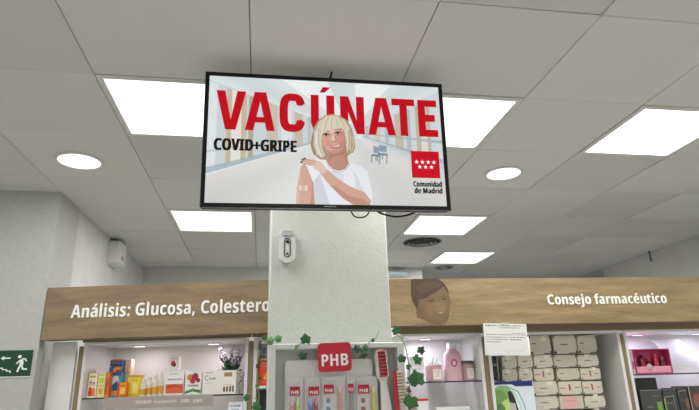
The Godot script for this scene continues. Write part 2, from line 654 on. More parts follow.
func build_ceiling() -> void:
	var c := Node3D.new()
	c.name = "ceiling"
	add_child(c)
	c.set_meta("kind", "structure")
	c.set_meta("label", "suspended ceiling of square off-white tiles")
	c.set_meta("category", "structure")
	part("slab", box(Vector3(8.6, 0.12, 11.0), 0.0, Vector3(0.8, CEIL + 0.14, -1.75)), mat(Color(0.6, 0.6, 0.6), 0.9), c)
	var taken := {}
	for p in PANELS:
		taken[Vector2i(p[0], p[1])] = true
	for p in PANELS_BEHIND:
		taken[Vector2i(p[0], p[1])] = true
	var tones := []
	for k in 4:
		var m := StandardMaterial3D.new()
		var g: float = [0.815, 0.79, 0.83, 0.805][k]
		m.albedo_texture = noise_tex(0.25, false, 1.0, 256, 60 + k, two(Color(g, g, g - 0.004).darkened(0.02), Color(g, g, g - 0.004).lightened(0.02)))
		m.uv1_triplanar = true
		m.uv1_world_triplanar = true
		m.uv1_scale = Vector3.ONE * 2.0
		m.roughness = 0.9
		m.metallic_specular = 0.2
		tones.append(m)
	var xs := GX.duplicate()
	xs.append(4.63)
	for i in xs.size() - 1:
		for j in GZ.size() - 1:
			if taken.has(Vector2i(i, j)):
				continue
			var zc: float = -(GZ[j] + GZ[j + 1]) / 2
			if i == 12 and j < 15 or i < 3 and GZ[j] > 3.6:
				continue
			if i == 7 and j == 13:      # the tile cut out for the round vent
				var vc := on_ceiling(422, 242)
				part("tile", holed_tile(xs[i] + 0.0015 - vc.x, xs[i + 1] - 0.0015 - vc.x, -GZ[j + 1] + 0.0015 - vc.z, -GZ[j] - 0.0015 - vc.z, 0.168), tones[1], c, Vector3(vc.x, CEIL, vc.z))
				continue
			var w: float = xs[i + 1] - xs[i] - 0.003
			var d: float = GZ[j + 1] - GZ[j] - 0.003
			# a slight sag and tilt of each tile in its grid
			part("tile", box(Vector3(w, 0.016, d), 0.002), tones[rng.randi() % 4], c, Vector3((xs[i] + xs[i + 1]) / 2, CEIL + 0.008 + rng.randf_range(0.0, 0.0015), zc), Vector3(rng.randf_range(-0.004, 0.004), 0, rng.randf_range(-0.004, 0.004)))
	var rm := mat(Color(0.8, 0.8, 0.79), 0.6)
	for i in range(0, GX.size()):
		part("grid_runner", box(Vector3(0.024, 0.02, 10.1), 0.0), rm, c, Vector3(GX[i], CEIL + 0.0295, -1.75))
	for j in GZ.size():
		part("grid_runner", box(Vector3(7.6, 0.02, 0.024), 0.0), rm, c, Vector3(0.75, CEIL + 0.0295, -GZ[j]))
	# round supply vent and the small spotlight deep in the room
	var v := on_ceiling(422, 242)
	var t := thing("ceiling_vent", "round dark slotted air vent in the ceiling tiles", "vent", Vector3(v.x, CEIL, v.z))
	var vm := mat(Color(0.44, 0.45, 0.44), 0.5)
	part("collar", lathe([[0.165, 0.004], [0.165, -0.004], [0.165, -0.004], [0.18, -0.003], [0.18, 0.004]], 40), vm, t)
	part("duct", lathe([[0.166, 0.0], [0.166, 0.072], [0.166, 0.072], [0.0, 0.072]], 40), mat(Color(0.42, 0.42, 0.42), 0.6), t)
	for k in 3:
		var r: float = [0.135, 0.095, 0.055][k]
		part("cone_ring", lathe([[r - 0.016, -0.004 - k * 0.005], [r + 0.004, -0.016 - k * 0.005], [r + 0.006, -0.016 - k * 0.005], [r - 0.013, -0.002 - k * 0.005], [r - 0.016, -0.004 - k * 0.005]], 36), vm, t)
	for k in 4:
		part("spoke", box(Vector3(0.33, 0.003, 0.008), 0.0, Vector3(0, -0.003, 0)), vm, t, Vector3.ZERO, Vector3(0, k * PI / 4, 0))
	part("centre_plug", lathe([[0.0, -0.024], [0.022, -0.022], [0.026, -0.012], [0.02, 0.0]], 24), vm, t)
	v = on_ceiling(444, 267.5)
	t = thing("recessed_spotlight", "small grey unlit spotlight in the ceiling deep behind the vent", "spotlight", Vector3(v.x, CEIL, v.z))
	part("ring", lathe([[0.08, 0.003], [0.085, -0.004], [0.10, -0.006], [0.108, -0.002], [0.108, 0.003]], 32), mat(Color(0.5, 0.5, 0.49), 0.4), t)
	part("reflector", lathe([[0.0, 0.003], [0.05, 0.001], [0.082, -0.003]], 32), mat(Color(0.15, 0.15, 0.15), 0.3), t)
	part("bulb_cap", lathe([[0.0, -0.018], [0.03, -0.015], [0.036, 0.0]], 24), mat(Color(0.6, 0.6, 0.6), 0.3), t)

# ---------------------------------------------------------------- wood fascias with lettering
func build_fascias() -> void:
	var oak_l := StandardMaterial3D.new()
	oak_l.albedo_texture = wood(hex("75624a"), hex("927d5e"), 7)
	oak_l.roughness = 0.55
	var oak_r := StandardMaterial3D.new()
	oak_r.albedo_texture = wood(hex("7d6849"), hex("9e8763"), 13)
	oak_r.roughness = 0.55
	mats["oak_l"] = oak_l
	mats["oak_r"] = oak_r
	var edge := mat(hex("75624a"), 0.6)
	var specs := [
		{"b": LB, "u0": 0.001, "u1": 1.86, "h0": 0.304 * K, "h1": 0.629 * K, "m": oak_l, "label": "oak fascia board lettered Análisis Glucosa Colesterol over the remedy shelves"},
		{"b": RB, "u0": -0.10, "u1": 3.20, "h0": 0.331 * K, "h1": 0.628 * K, "m": oak_r, "label": "oak fascia board lettered Consejo farmacéutico with a printed woman's face"}]
	for s in specs:
		var L: float = s.u1 - s.u0
		var H: float = s.h1 - s.h0
		var t := thing("fascia_board", s.label, "fascia", at(s.b, s.u0, EYE + s.h0, 0.0), s.b.a)
		part("core", box(Vector3(L, H, 0.03), 0.001, Vector3(L / 2, H / 2, -0.0155)), edge, t)
		var st := begin()
		var reps := L / 2.2
		face(st, [Vector3(0, 0, 0), Vector3(L, 0, 0), Vector3(L, H, 0), Vector3(0, H, 0)], Vector3(0, 0, -1), [Vector2(0, 1), Vector2(reps, 1), Vector2(reps, 0), Vector2(0, 0)])
		part("front_veneer", st.commit(), s.m, t)
		# board under the fascia that closes the unit tops, seen from below
		part("soffit_board", box(Vector3(L, 0.03, 0.078), 0.001, Vector3(L / 2, 0.015, -0.0705)), edge, t)
		s.node = t
	var cream := mat(Color(0.93, 0.93, 0.91), 0.5)
	# lettering: its left and right ends from the photograph, its size from the cap height
	var lf: Node3D = specs[0].node
	var a := hit(LB, 71, 318, 0.0)
	var b := hit(LB, 270, 311.5, 0.0)
	put_text(lf, "Análisis: Glucosa, Colesterol", "Análisis: Glucosa, Colestero", Vector2(a.x - 0.003, a.y - EYE - 0.304 * K), b.x - a.x, 0.074, cream)
	var rf: Node3D = specs[1].node
	a = hit(RB, 548, 304.5, 0.0)
	b = hit(RB, 667, 303.0, 0.0)
	put_text(rf, "Consejo farmacéutico", "Consejo farmacéutico", Vector2(a.x + 0.10, a.y - EYE - 0.331 * K), b.x - a.x, 0.060, cream)
	# printed face: head outline in brown tones
	var p0 := hit(RB, 413, 327, 0.0)
	var p1 := hit(RB, 449, 279, 0.0)
	var w := p1.x - p0.x
	var h: float = 0.297 * K
	var im := Image.create(180, 240, false, Image.FORMAT_RGB8)
	im.fill(hex("6b563a"))
	p_oval(im, 0.62, 0.52, 0.36, 0.44, hex("745d42"), 0.25)
	p_oval(im, 0.70, 0.62, 0.16, 0.14, hex("836a4d"), 0.5)
	p_oval(im, 0.48, 0.66, 0.14, 0.13, hex("7c6448"), 0.5)
	p_poly(im, [[0, 0], [1, 0], [0.97, 0.36], [0.90, 0.24], [0.84, 0.17], [0.62, 0.30], [0.36, 0.42], [0.18, 0.46], [0.15, 0.62], [0.0, 0.58]], hex("4b3827"))
	p_poly(im, [[0.10, 0.15], [0.5, 0.03], [0.84, 0.12], [0.55, 0.24], [0.25, 0.34]], hex("5a4531"), 0.7)
	p_oval(im, 0.50, 0.475, 0.085, 0.020, hex("4f3b2b"), 0.3)
	p_oval(im, 0.83, 0.445, 0.065, 0.018, hex("4f3b2b"), 0.3)
	p_line(im, [[0.40, 0.43], [0.50, 0.405], [0.60, 0.425]], 0.014, hex("5d4633"))
	p_line(im, [[0.76, 0.40], [0.84, 0.375], [0.91, 0.40]], 0.014, hex("5d4633"))
	p_line(im, [[0.70, 0.46], [0.735, 0.56], [0.71, 0.605], [0.63, 0.60]], 0.013, hex("755c42"))
	p_poly(im, [[0.53, 0.70], [0.68, 0.735], [0.86, 0.68], [0.80, 0.755], [0.68, 0.79], [0.58, 0.755]], hex("6a4d3a"))
	p_poly(im, [[0.57, 0.715], [0.68, 0.742], [0.83, 0.70], [0.76, 0.745], [0.68, 0.762]], hex("a8957a"))
	p_poly(im, [[0.10, 0.72], [0.30, 0.82], [0.52, 0.95], [0.6, 1.0], [0.1, 1.0]], hex("6b5640"), 0.7)
	var outline := PackedVector2Array()
	for q in [[0.12, 0.17], [0.02, 0.03], [0.0, 0.36], [0.03, 0.50], [0.10, 0.60], [0.12, 0.83], [0.30, 0.88], [0.52, 0.98], [0.68, 1.0], [0.85, 0.94], [0.92, 0.82], [0.96, 0.62], [1.0, 0.52], [0.965, 0.36], [0.94, 0.22], [0.86, 0.10], [0.72, 0.0], [0.10, 0.0]]:
		if q[0] == 0.12 and q[1] == 0.17:
			continue
		outline.append(Vector2((q[0] - 0.5) * w, (1.0 - q[1]) * h))
	part("face_print", extrude(outline, 0.0008), textured(ImageTexture.create_from_image(im), 0.6), rf, Vector3((p0.x + p1.x) / 2 + 0.10, 0.0, 0.0004))

func put_text(parent: Node3D, text: String, measured: String, where: Vector2, width: float, cap: float, m: Material) -> void:
	var whole := letters(text, font_bold, cap, 0.004)
	var wide := letters(measured, font_bold, cap, 0.004).get_aabb().size.x
	var o := part("lettering", whole, m, parent, Vector3(where.x, where.y, 0.0022))
	o.scale.x = width / wide
	var base := letters("A", font_bold, cap, 0.004).get_aabb().position.y
	o.position.y = where.y - base
	o.position.x -= whole.get_aabb().position.x * o.scale.x

# ---------------------------------------------------------------- shelving
func build_units() -> void:
	var white := mat(Color(0.86, 0.86, 0.85), 0.45)
	var oak := mat(hex("857356"), 0.6)
	var glass := clear(Color(0.90, 0.95, 0.93), 0.10, 0.05)
	var edge_m := mat(Color(0.16, 0.20, 0.19), 0.2)
	# [bank, inner left u, inner right u, shelf heights rel, label]
	var bays := [
		[LB, 0.236, 1.255, [-0.045, -0.40], "white shelving bay with remedy cartons under the Análisis fascia", false],
		[LB, 1.33, 1.85, [-0.002, -0.40], "narrow white shelving bay half hidden behind the column", true],
		[RB, 0.105, 0.604, [-0.005, -0.36], "white shelving bay holding the pink bottle and jars", false],
		[RB, 0.68, 1.57, [-0.34, -0.62], "white shelving bay packed with pale cartons", true],
		[RB, 1.64, 2.55, [0.004, -0.24], "white shelving bay of pink gift boxes and dark boxes", false]]
	var front := 0.12
	var depth := 0.36
	for k in bays:
		var b: Dictionary = k[0]
		var u0: float = k[1] * K
		var u1: float = k[2] * K
		var w := u1 - u0
		var t := thing("shelving_unit", k[4], "shelving", at(b, (u0 + u1) / 2, 0.0, front), b.a)
		var top := EYE + 0.276 * K
		var ph := 0.020
		for s in [-1.0, 1.0]:
			part("side_panel", box(Vector3(ph, top + 0.012, depth), 0.0015, Vector3(s * (w / 2 + ph / 2), (top + 0.012) / 2, -depth / 2)), white, t)
		part("back_panel", box(Vector3(w, top, 0.012), 0.0, Vector3(0, top / 2, -depth + 0.006)), white, t)
		part("top_panel", box(Vector3(w, 0.014, depth), 0.001, Vector3(0, top + 0.007, -depth / 2)), white, t)
		part("header_strip", box(Vector3(w + ph * 2 + 0.024, 0.045, 0.016), 0.001, Vector3(0, top + 0.015 + 0.0225, -0.008)), oak, t)
		for h in k[3]:
			if k[5]:
				part("shelf", box(Vector3(w - 0.002, 0.016, depth - 0.03), 0.001, Vector3(0, EYE + h * K - 0.008, -depth / 2 + 0.002)), white, t)
			else:
				var sf := part("glass_shelf", box(Vector3(w - 0.002, 0.008, depth - 0.03), 0.0, Vector3(0, EYE + h * K - 0.004, -depth / 2 + 0.002)), glass, t)
				part("front_edge", box(Vector3(w - 0.002, 0.008, 0.003), 0.0005, Vector3(0, EYE + h * K - 0.004, -0.0115)), edge_m, sf)
		part("plinth", box(Vector3(w, 0.08, 0.02), 0.001, Vector3(0, 0.04, -0.03)), white, t)
	# oak fillers between neighbouring units
	for k in [[LB, 0.1985, 0.03, "oak filler strip next to the wall side of remedy shelves"], [LB, 1.2925, 0.03, "oak filler strip between remedy shelves and the half-hidden bay"], [RB, 0.642, 0.031, "oak filler strip between the pink bottle bay and carton bay"], [RB, 1.605, 0.025, "oak filler strip between the carton bay and gift bay"]]:
		var o := part("filler_strip", box(Vector3(k[2] * K - 0.002, EYE + 0.255, 0.34), 0.001, Vector3(0, (EYE + 0.255) / 2, -0.172)), oak, self, at(k[0], k[1] * K, 0.0, front), Vector3(0, k[0].a, 0))
		o.name = numbered("filler_strip")
		tag(o, k[3], "trim")
	# smooth white side panel between the rough wall and the first unit
	var sp := part("end_panel", box(Vector3(0.150, EYE + 0.285, 0.02), 0.001, Vector3(0, (EYE + 0.285) / 2, -0.01)), white, self, at(LB, 0.081, 0.0, 0.125), Vector3(0, LB.a, 0))
	tag(sp, "smooth white end panel between rough wall and remedy shelves", "panel")
	# small LED lamps under the unit tops
	var lamps := [[LB, 0.50, 0.15, "remedy shelves, above the yellow cartons", Color(1.0, 0.93, 0.97)], [LB, 1.00, 0.15, "remedy shelves, above the flowering plant", Color(1.0, 0.93, 0.97)], [LB, 1.55, 0.2, "half-hidden bay behind the column", Color(1.0, 0.93, 0.97)], [RB, 0.29, 0.31, "bay of the pink bottle", Color(0.96, 0.95, 1.0)], [RB, 0.95, 0.19, "carton bay beside the paper notice", Color(0.96, 0.97, 1.0)], [RB, 1.84, 0.34, "gift bay above the magenta box", Color(0.92, 0.89, 1.0)], [RB, 2.30, 0.34, "gift bay past the white curved card", Color(0.92, 0.89, 1.0)]]
	for k in lamps:
		var lilac: Color = k[4]
		var t := thing("shelf_lamp", "tiny LED lamp under the top of the " + k[3], "lamp", at(k[0], k[1] * K, EYE + 0.276 * K, 0.29), k[0].a, "LED lamps in the shelving")
		part("housing", box(Vector3(0.075, 0.006, 0.03), 0.001, Vector3(0, -0.0035, 0)), mat(Color(0.8, 0.8, 0.8), 0.4), t)
		part("lens", box(Vector3(0.062, 0.003, 0.020), 0.0005, Vector3(0, -0.0085, 0)), glowing(lilac, 1.5), t)
		area_light(Vector3(0, -0.012, 0), 0.06, 0.018, k[2] * LED, lilac, t)

const LED := 0.45

# ---------------------------------------------------------------- television
func corridor_picture() -> ImageTexture:
	var W := 1024
	var H := 576
	var im := Image.create(W, H, false, Image.FORMAT_RGB8)
	var vp := Vector2(0.60, 0.42)
	for y in H:
		for x in W:
			var u := (x + 0.5) / W
			var v := (y + 0.5) / H
			var d := Vector2(u, v) - vp
			var c: Color
			var side := d.x / 0.60 if d.x < 0 else d.x / 0.40
			var vert := d.y / 0.42 if d.y < 0 else d.y / 0.58
			if vert < 0 and -vert > absf(side) * 0.92:      # ceiling
				c = hex("d3dcdc").lerp(hex("bccaca"), 0.5 + 0.5 * sin(d.x / minf(d.y, -0.01) * 7.0))
				c = c.lerp(hex("f4f8f8"), 0.45)
			elif vert > 0 and vert > absf(side) * 0.62:    # floor
				c = hex("dddbd7").lerp(hex("bcc2c4"), clampf(0.35 + 0.5 * sin(d.x / maxf(d.y, 0.01) * 5.0), 0, 1) * 0.5)
				c = c.lerp(hex("f7f6f2"), clampf(1.0 - absf(u - 0.45) * 2.0, 0, 1) * 0.5)
			else:                                            # walls
				c = hex("d0d9dc") if d.x < 0 else hex("d4dbde")
			im.set_pixel(x, y, c)
	var ln := func(u: float, k: float) -> float: return vp.y + (u - vp.x) * k     # line through the vanishing point
	# doors and pillars along both walls
	for k in [[0.0, 0.035, "e9eeef"], [0.075, 0.155, "cbb79a"], [0.095, 0.135, "f1efe9"], [0.165, 0.185, "b5a58e"], [0.24, 0.285, "cfc2ac"], [0.30, 0.345, "e8ebea"], [0.355, 0.39, "cbbca4"], [0.41, 0.425, "b9c2c5"], [0.45, 0.47, "cdc6b8"], [0.66, 0.672, "b8bfc2"], [0.70, 0.725, "d3c9b6"], [0.745, 0.76, "b7bfc3"], [0.79, 0.825, "c9baa2"], [0.84, 0.86, "b3bcc0"], [0.885, 0.95, "c4b498"], [0.905, 0.935, "e9e6de"], [0.975, 1.0, "d9dee0"]]:
		var top := 0.62 if k[0] < 0.6 else 0.85
		var bot := 0.55 if k[0] < 0.6 else 0.62
		var s0: float = absf(k[0] - vp.x)
		var s1: float = absf(k[1] - vp.x)
		p_poly(im, [[k[0], vp.y - s0 * top], [k[1], vp.y - s1 * top], [k[1], vp.y + s1 * bot], [k[0], vp.y + s0 * bot]], hex(k[2]), 0.85)
	# handrails and skirting bands
	for k in [[0.52, 0.60, "a9b7c0"], [0.60, 0.63, "e9eef0"], [0.30, 0.335, "c2ccd2"]]:
		p_poly(im, [[0.0, vp.y + 0.60 * k[0]], [0.0, vp.y + 0.60 * k[1]], [0.56, vp.y + 0.04 * k[1]], [0.56, vp.y + 0.04 * k[0]]], hex(k[2]), 0.75)
	for k in [[0.50, 0.60, "a7b5bf"], [0.10, 0.17, "aab6bc"], [0.62, 0.72, "c9d0d4"]]:
		p_poly(im, [[1.0, vp.y + 0.40 * k[0]], [1.0, vp.y + 0.40 * k[1]], [0.63, vp.y + 0.03 * k[1]], [0.63, vp.y + 0.03 * k[0]]], hex(k[2]), 0.75)
	# ceiling light strips and the end of the corridor
	p_poly(im, [[0.30, 0.0], [0.50, 0.0], [0.575, 0.33], [0.56, 0.33]], hex("fbfdfd"), 0.7)
	p_poly(im, [[0.62, 0.0], [0.78, 0.0], [0.635, 0.33], [0.622, 0.33]], hex("fbfdfd"), 0.7)
	p_rect(im, 0.555, 0.33, 0.645, 0.47, hex("eef3f4"), 0.9)
	p_rect(im, 0.58, 0.36, 0.62, 0.46, hex("d2dadd"), 0.8)
	# chairs by the right wall
	var steel := hex("8d9aa3")
	for k in [[0.690, 0.525, 0.028], [0.716, 0.515, 0.034]]:
		var x: float = k[0]
		var y: float = k[1]
		var s: float = k[2]
		p_poly(im, [[x, y], [x + s, y + 0.01], [x + s * 0.95, y + 0.06], [x + s * 0.05, y + 0.055]], hex("93a4b0"))
		p_poly(im, [[x - 0.005, y + 0.065], [x + s, y + 0.07], [x + s + 0.005, y + 0.088], [x - 0.010, y + 0.083]], hex("7d8e9b"))
		for q in [[x - 0.006, 0.08, 0.135], [x + s, 0.085, 0.15], [x + s * 0.45, 0.08, 0.12]]:
			p_line(im, [[q[0], y + q[1]], [q[0] - 0.004, y + q[2]]], 0.008, steel)
	im.resize(W / 4, H / 4, Image.INTERPOLATE_LANCZOS)
	im.resize(W, H, Image.INTERPOLATE_CUBIC)
	# VACÚNATE in heavy condensed strokes
	var red := hex("c5091c")
	var y0 := 0.118
	var y1 := 0.432
	var s := 0.034   # stem width across
	var A := func(x0: float, x1: float) -> void:
		var m := (x0 + x1) / 2
		p_poly(im, [[x0, y1], [m - 0.024, y0], [m + 0.024, y0], [x1, y1], [x1 - s, y1], [m, y0 + 0.075], [x0 + s, y1]], red)
		p_rect(im, m - 0.033, y0 + 0.205, m + 0.033, y0 + 0.25, red)
	p_poly(im, [[0.030, y0], [0.066, y0], [0.091, y0 + 0.235], [0.116, y0], [0.152, y0], [0.112, y1], [0.070, y1]], red)
	A.call(0.150, 0.273)
	var cc := []
	for i in 25:
		var a := deg_to_rad(-20.0 - 320.0 * i / 24.0)
		var e := Vector2(cos(a), sin(a))
		var q := Vector2(signf(e.x) * pow(absf(e.x), 0.6), signf(e.y) * pow(absf(e.y), 0.6))
		cc.append([0.3465 + q.x * 0.037, (y0 + y1) / 2 + q.y * 0.128])
	p_line(im, cc, 0.062, red)
	p_poly(im, [[0.425, y0], [0.459, y0], [0.459, y1 - 0.09], [0.466, y1 - 0.06], [0.485, y1 - 0.06], [0.492, y1 - 0.09], [0.492, y0], [0.526, y0], [0.526, y1 - 0.08], [0.515, y1 - 0.02], [0.495, y1], [0.456, y1], [0.436, y1 - 0.02], [0.425, y1 - 0.08]], red)
	p_poly(im, [[0.463, y0 - 0.022], [0.478, y0 - 0.07], [0.512, y0 - 0.07], [0.484, y0 - 0.022]], red)
	p_poly(im, [[0.552, y0], [0.588, y0], [0.622, y0 + 0.20], [0.622, y0], [0.656, y0], [0.656, y1], [0.622, y1], [0.586, y0 + 0.13], [0.586, y1], [0.552, y1]], red)
	A.call(0.672, 0.794)
	p_poly(im, [[0.780, y0], [0.884, y0], [0.884, y0 + 0.058], [0.849, y0 + 0.058], [0.849, y1], [0.815, y1], [0.815, y0 + 0.058], [0.780, y0 + 0.058]], red)
	p_poly(im, [[0.898, y0], [0.985, y0], [0.985, y0 + 0.058], [0.932, y0 + 0.058], [0.932, y0 + 0.127], [0.975, y0 + 0.127], [0.975, y0 + 0.185], [0.932, y0 + 0.185], [0.932, y1 - 0.058], [0.985, y1 - 0.058], [0.985, y1], [0.898, y1]], red)
	for k in [-0.0022, 0.0, 0.0022]:
		p_text(im, "COVID+GRIPE", font_bold, 0.029 + k, 0.503, 0.362 + k, 0.598, hex("15110f"))
	# the region's red emblem with seven stars and its name
	p_rect(im, 0.855, 0.555, 0.98, 0.775, hex("cf0a22"))
	for i in 7:
		var c := Vector2(0.879 + i * 0.0258, 0.645) if i < 4 else Vector2(0.892 + (i - 4) * 0.0258, 0.685)
		var star := []
		for k in 10:
			var a := PI * k / 5.0 - PI / 2
			var r := 0.0115 if k % 2 == 0 else 0.0046
			star.append([c.x + cos(a) * r, c.y + sin(a) * r * 16.0 / 9.0])
		p_poly(im, star, Color(1, 1, 1))
	p_text(im, "Comunidad", font_bold, 0.858, 0.80, 0.983, 0.845, hex("1b1715"))
	p_text(im, "Comunidad", font_bold, 0.860, 0.80, 0.985, 0.845, hex("1b1715"))
	p_text(im, "de Madrid", font_bold, 0.862, 0.853, 0.983, 0.898, hex("1b1715"))
	p_text(im, "de Madrid", font_bold, 0.864, 0.853, 0.985, 0.898, hex("1b1715"))
	# smiling woman with a blonde bob, hand on the sleeve she has rolled up
	var back := im.duplicate()
	var skin := hex("d7aa98")
	var skin_d := hex("b98675")
	var skin_l := hex("e8c8b9")
	var ash := hex("b09c80")
	p_poly(im, [[0.517, 0.272], [0.551, 0.285], [0.584, 0.325], [0.601, 0.39], [0.610, 0.47], [0.613, 0.54], [0.604, 0.585], [0.587, 0.60], [0.571, 0.63], [0.486, 0.66], [0.458, 0.645], [0.432, 0.605], [0.422, 0.54], [0.427, 0.46], [0.438, 0.385], [0.460, 0.32], [0.488, 0.284]], ash)
	p_poly(im, [[0.505, 0.56], [0.575, 0.55], [0.580, 0.66], [0.60, 0.70], [0.54, 0.77], [0.47, 0.70], [0.50, 0.64]], skin_d)
	p_poly(im, [[0.515, 0.62], [0.566, 0.60], [0.572, 0.69], [0.545, 0.735], [0.490, 0.69]], hex("c99885"), 0.8)
	p_poly(im, [[0.360, 1.0], [0.365, 0.86], [0.378, 0.72], [0.40, 0.665], [0.435, 0.655], [0.452, 0.72], [0.442, 1.0]], skin)
	p_poly(im, [[0.418, 1.0], [0.43, 0.80], [0.442, 0.70], [0.455, 0.72], [0.445, 1.0]], skin_d, 0.6)
	p_poly(im, [[0.360, 1.0], [0.365, 0.86], [0.378, 0.72], [0.386, 0.72], [0.376, 0.86], [0.374, 1.0]], skin_l, 0.5)
	p_poly(im, [[0.400, 0.68], [0.43, 0.645], [0.487, 0.65], [0.498, 0.69], [0.517, 0.722], [0.543, 0.735], [0.568, 0.715], [0.585, 0.665], [0.635, 0.69], [0.664, 0.74], [0.680, 0.92], [0.672, 1.0], [0.437, 1.0], [0.432, 0.83]], hex("edeff3"))
	p_poly(im, [[0.437, 1.0], [0.432, 0.83], [0.46, 0.76], [0.50, 1.0]], hex("cfd4dc"), 0.8)
	p_poly(im, [[0.60, 0.72], [0.64, 0.86], [0.64, 1.0], [0.62, 1.0], [0.61, 0.85]], hex("d3d8df"), 0.7)
	p_poly(im, [[0.50, 0.73], [0.56, 0.76], [0.56, 0.83], [0.52, 0.78]], hex("dadee4"), 0.7)
	p_line(im, [[0.487, 0.66], [0.499, 0.70], [0.518, 0.735], [0.543, 0.748], [0.568, 0.728], [0.588, 0.675]], 0.010, hex("ccd1d8"))
	p_poly(im, [[0.672, 0.965], [0.648, 0.90], [0.585, 0.855], [0.53, 0.79], [0.475, 0.70], [0.455, 0.74], [0.50, 0.85], [0.555, 0.95], [0.60, 1.0], [0.668, 1.0]], skin)
	p_poly(im, [[0.668, 1.0], [0.645, 0.955], [0.58, 0.93], [0.52, 0.85], [0.50, 0.85], [0.555, 0.95], [0.60, 1.0]], skin_d, 0.55)
	p_poly(im, [[0.492, 0.735], [0.47, 0.672], [0.43, 0.642], [0.395, 0.645], [0.388, 0.672], [0.415, 0.70], [0.45, 0.735], [0.475, 0.765]], skin_l)
	for q in [[0.385, 0.676, 0.43, 0.70], [0.387, 0.660, 0.44, 0.685], [0.393, 0.648, 0.445, 0.668]]:
		p_line(im, [[q[0], q[1]], [q[2], q[3]]], 0.006, hex("b78574"))
	for q in [[0.384, 0.672], [0.389, 0.654], [0.397, 0.645]]:
		p_oval(im, q[0], q[1], 0.005, 0.008, hex("4a3840"))
	p_rect(im, 0.374, 0.855, 0.408, 0.895, hex("ebd6c9"))
	p_rect(im, 0.382, 0.855, 0.397, 0.895, hex("dcbcab"))
	p_poly(im, [[0.398, 0.69], [0.43, 0.735], [0.436, 0.80], [0.44, 0.75], [0.43, 0.70]], hex("f2f3f6"))
	# head, turned and tilted a little
	p_poly(im, [[0.464, 0.40], [0.486, 0.345], [0.531, 0.335], [0.564, 0.375], [0.572, 0.45], [0.568, 0.52], [0.556, 0.565], [0.536, 0.595], [0.518, 0.597], [0.494, 0.578], [0.473, 0.53], [0.464, 0.47]], skin)
	p_oval(im, 0.560, 0.50, 0.020, 0.10, skin_d, 0.7, 0.6)
	p_oval(im, 0.528, 0.585, 0.022, 0.018, skin_d, 0.7, 0.45)
	p_oval(im, 0.493, 0.505, 0.016, 0.034, hex("df9f8d"), 0.7)
	p_oval(im, 0.551, 0.490, 0.013, 0.032, hex("d5968a"), 0.7)
	p_oval(im, 0.511, 0.405, 0.03, 0.03, skin_l, 0.7)
	p_oval(im, 0.518, 0.475, 0.007, 0.03, skin_l, 0.7)
	for ex in [0.489, 0.539]:
		var ey: float = 0.447 if ex < 0.51 else 0.430
		p_oval(im, ex, ey, 0.015, 0.017, hex("b78a78"), 0.6, 0.7)
		p_oval(im, ex, ey + 0.001, 0.0115, 0.0075, hex("e9ddd6"))
		p_oval(im, ex, ey, 0.0062, 0.0090, hex("3b434c"))
		p_line(im, [[ex - 0.013, ey + 0.002], [ex - 0.004, ey - 0.010], [ex + 0.008, ey - 0.009], [ex + 0.013, ey + 0.001]], 0.0075, hex("5d4137"))
		p_line(im, [[ex - 0.015, ey - 0.024], [ex, ey - 0.034], [ex + 0.014, ey - 0.028]], 0.006, hex("a1795f"))
	p_line(im, [[0.527, 0.455], [0.532, 0.488], [0.525, 0.502], [0.513, 0.500]], 0.006, hex("b57c6b"))
	p_poly(im, [[0.503, 0.530], [0.528, 0.536], [0.555, 0.512], [0.549, 0.542], [0.532, 0.558], [0.514, 0.552]], hex("b4605c"))
	p_poly(im, [[0.508, 0.533], [0.528, 0.539], [0.550, 0.519], [0.544, 0.537], [0.531, 0.546], [0.516, 0.543]], hex("faf4f0"))
	p_line(im, [[0.496, 0.505], [0.498, 0.53]], 0.005, hex("c08a78"))
	p_line(im, [[0.557, 0.485], [0.560, 0.51]], 0.005, hex("b27d6d"))
	# fringe and side locks
	p_poly(im, [[0.448, 0.60], [0.434, 0.54], [0.438, 0.43], [0.460, 0.34], [0.491, 0.29], [0.531, 0.282], [0.568, 0.315], [0.590, 0.38], [0.597, 0.47], [0.592, 0.56], [0.576, 0.592], [0.574, 0.50], [0.569, 0.42], [0.558, 0.385], [0.538, 0.395], [0.514, 0.40], [0.491, 0.415], [0.474, 0.44], [0.467, 0.50], [0.472, 0.56], [0.483, 0.615], [0.468, 0.635]], hex("dbd0ba"))
	for i in 11:
		var k := i / 10.0
		var foot := Vector2(lerpf(0.470, 0.571, k), 0.432 - 0.055 * sin(k * PI * 0.8))
		p_line(im, [[lerpf(0.498, 0.541, k), 0.29], [lerpf(0.481, 0.561, k), 0.345], [foot.x, foot.y]], 0.005, [hex("ece5d8"), hex("bfad90"), hex("e0d7c4")][i % 3], 0.8)
	for q in [[0.447, 0.430, 0.448, 0.530, 0.466, 0.625, "ece5d8", 0.012], [0.586, 0.400, 0.589, 0.500, 0.580, 0.585, "bda988", 0.012], [0.431, 0.460, 0.429, 0.540, 0.442, 0.610, "9c886a", 0.010], [0.458, 0.400, 0.456, 0.520, 0.472, 0.610, "c2b196", 0.006], [0.603, 0.450, 0.605, 0.530, 0.595, 0.580, "d3c6ac", 0.008], [0.578, 0.380, 0.584, 0.480, 0.578, 0.570, "e6ddca", 0.006], [0.438, 0.450, 0.437, 0.540, 0.451, 0.620, "cfc2a9", 0.006]]:
		p_line(im, [[q[0], q[1]], [q[2], q[3]], [q[4], q[5]]], q[7], hex(q[6]))
	# soften the photographed figure as a photograph is, leaving the lettering crisp
	var x0 := int(0.345 * W)
	var yy0 := int(0.25 * H)
	var cut := im.get_region(Rect2i(x0, yy0, int(0.36 * W), H - yy0))
	var cw := cut.get_width()
	var chh := cut.get_height()
	var sharp_back: Image = back.get_region(Rect2i(x0, yy0, cw, chh))
	var soft := cut.duplicate()
	soft.resize(cw / 3, chh / 3, Image.INTERPOLATE_LANCZOS)
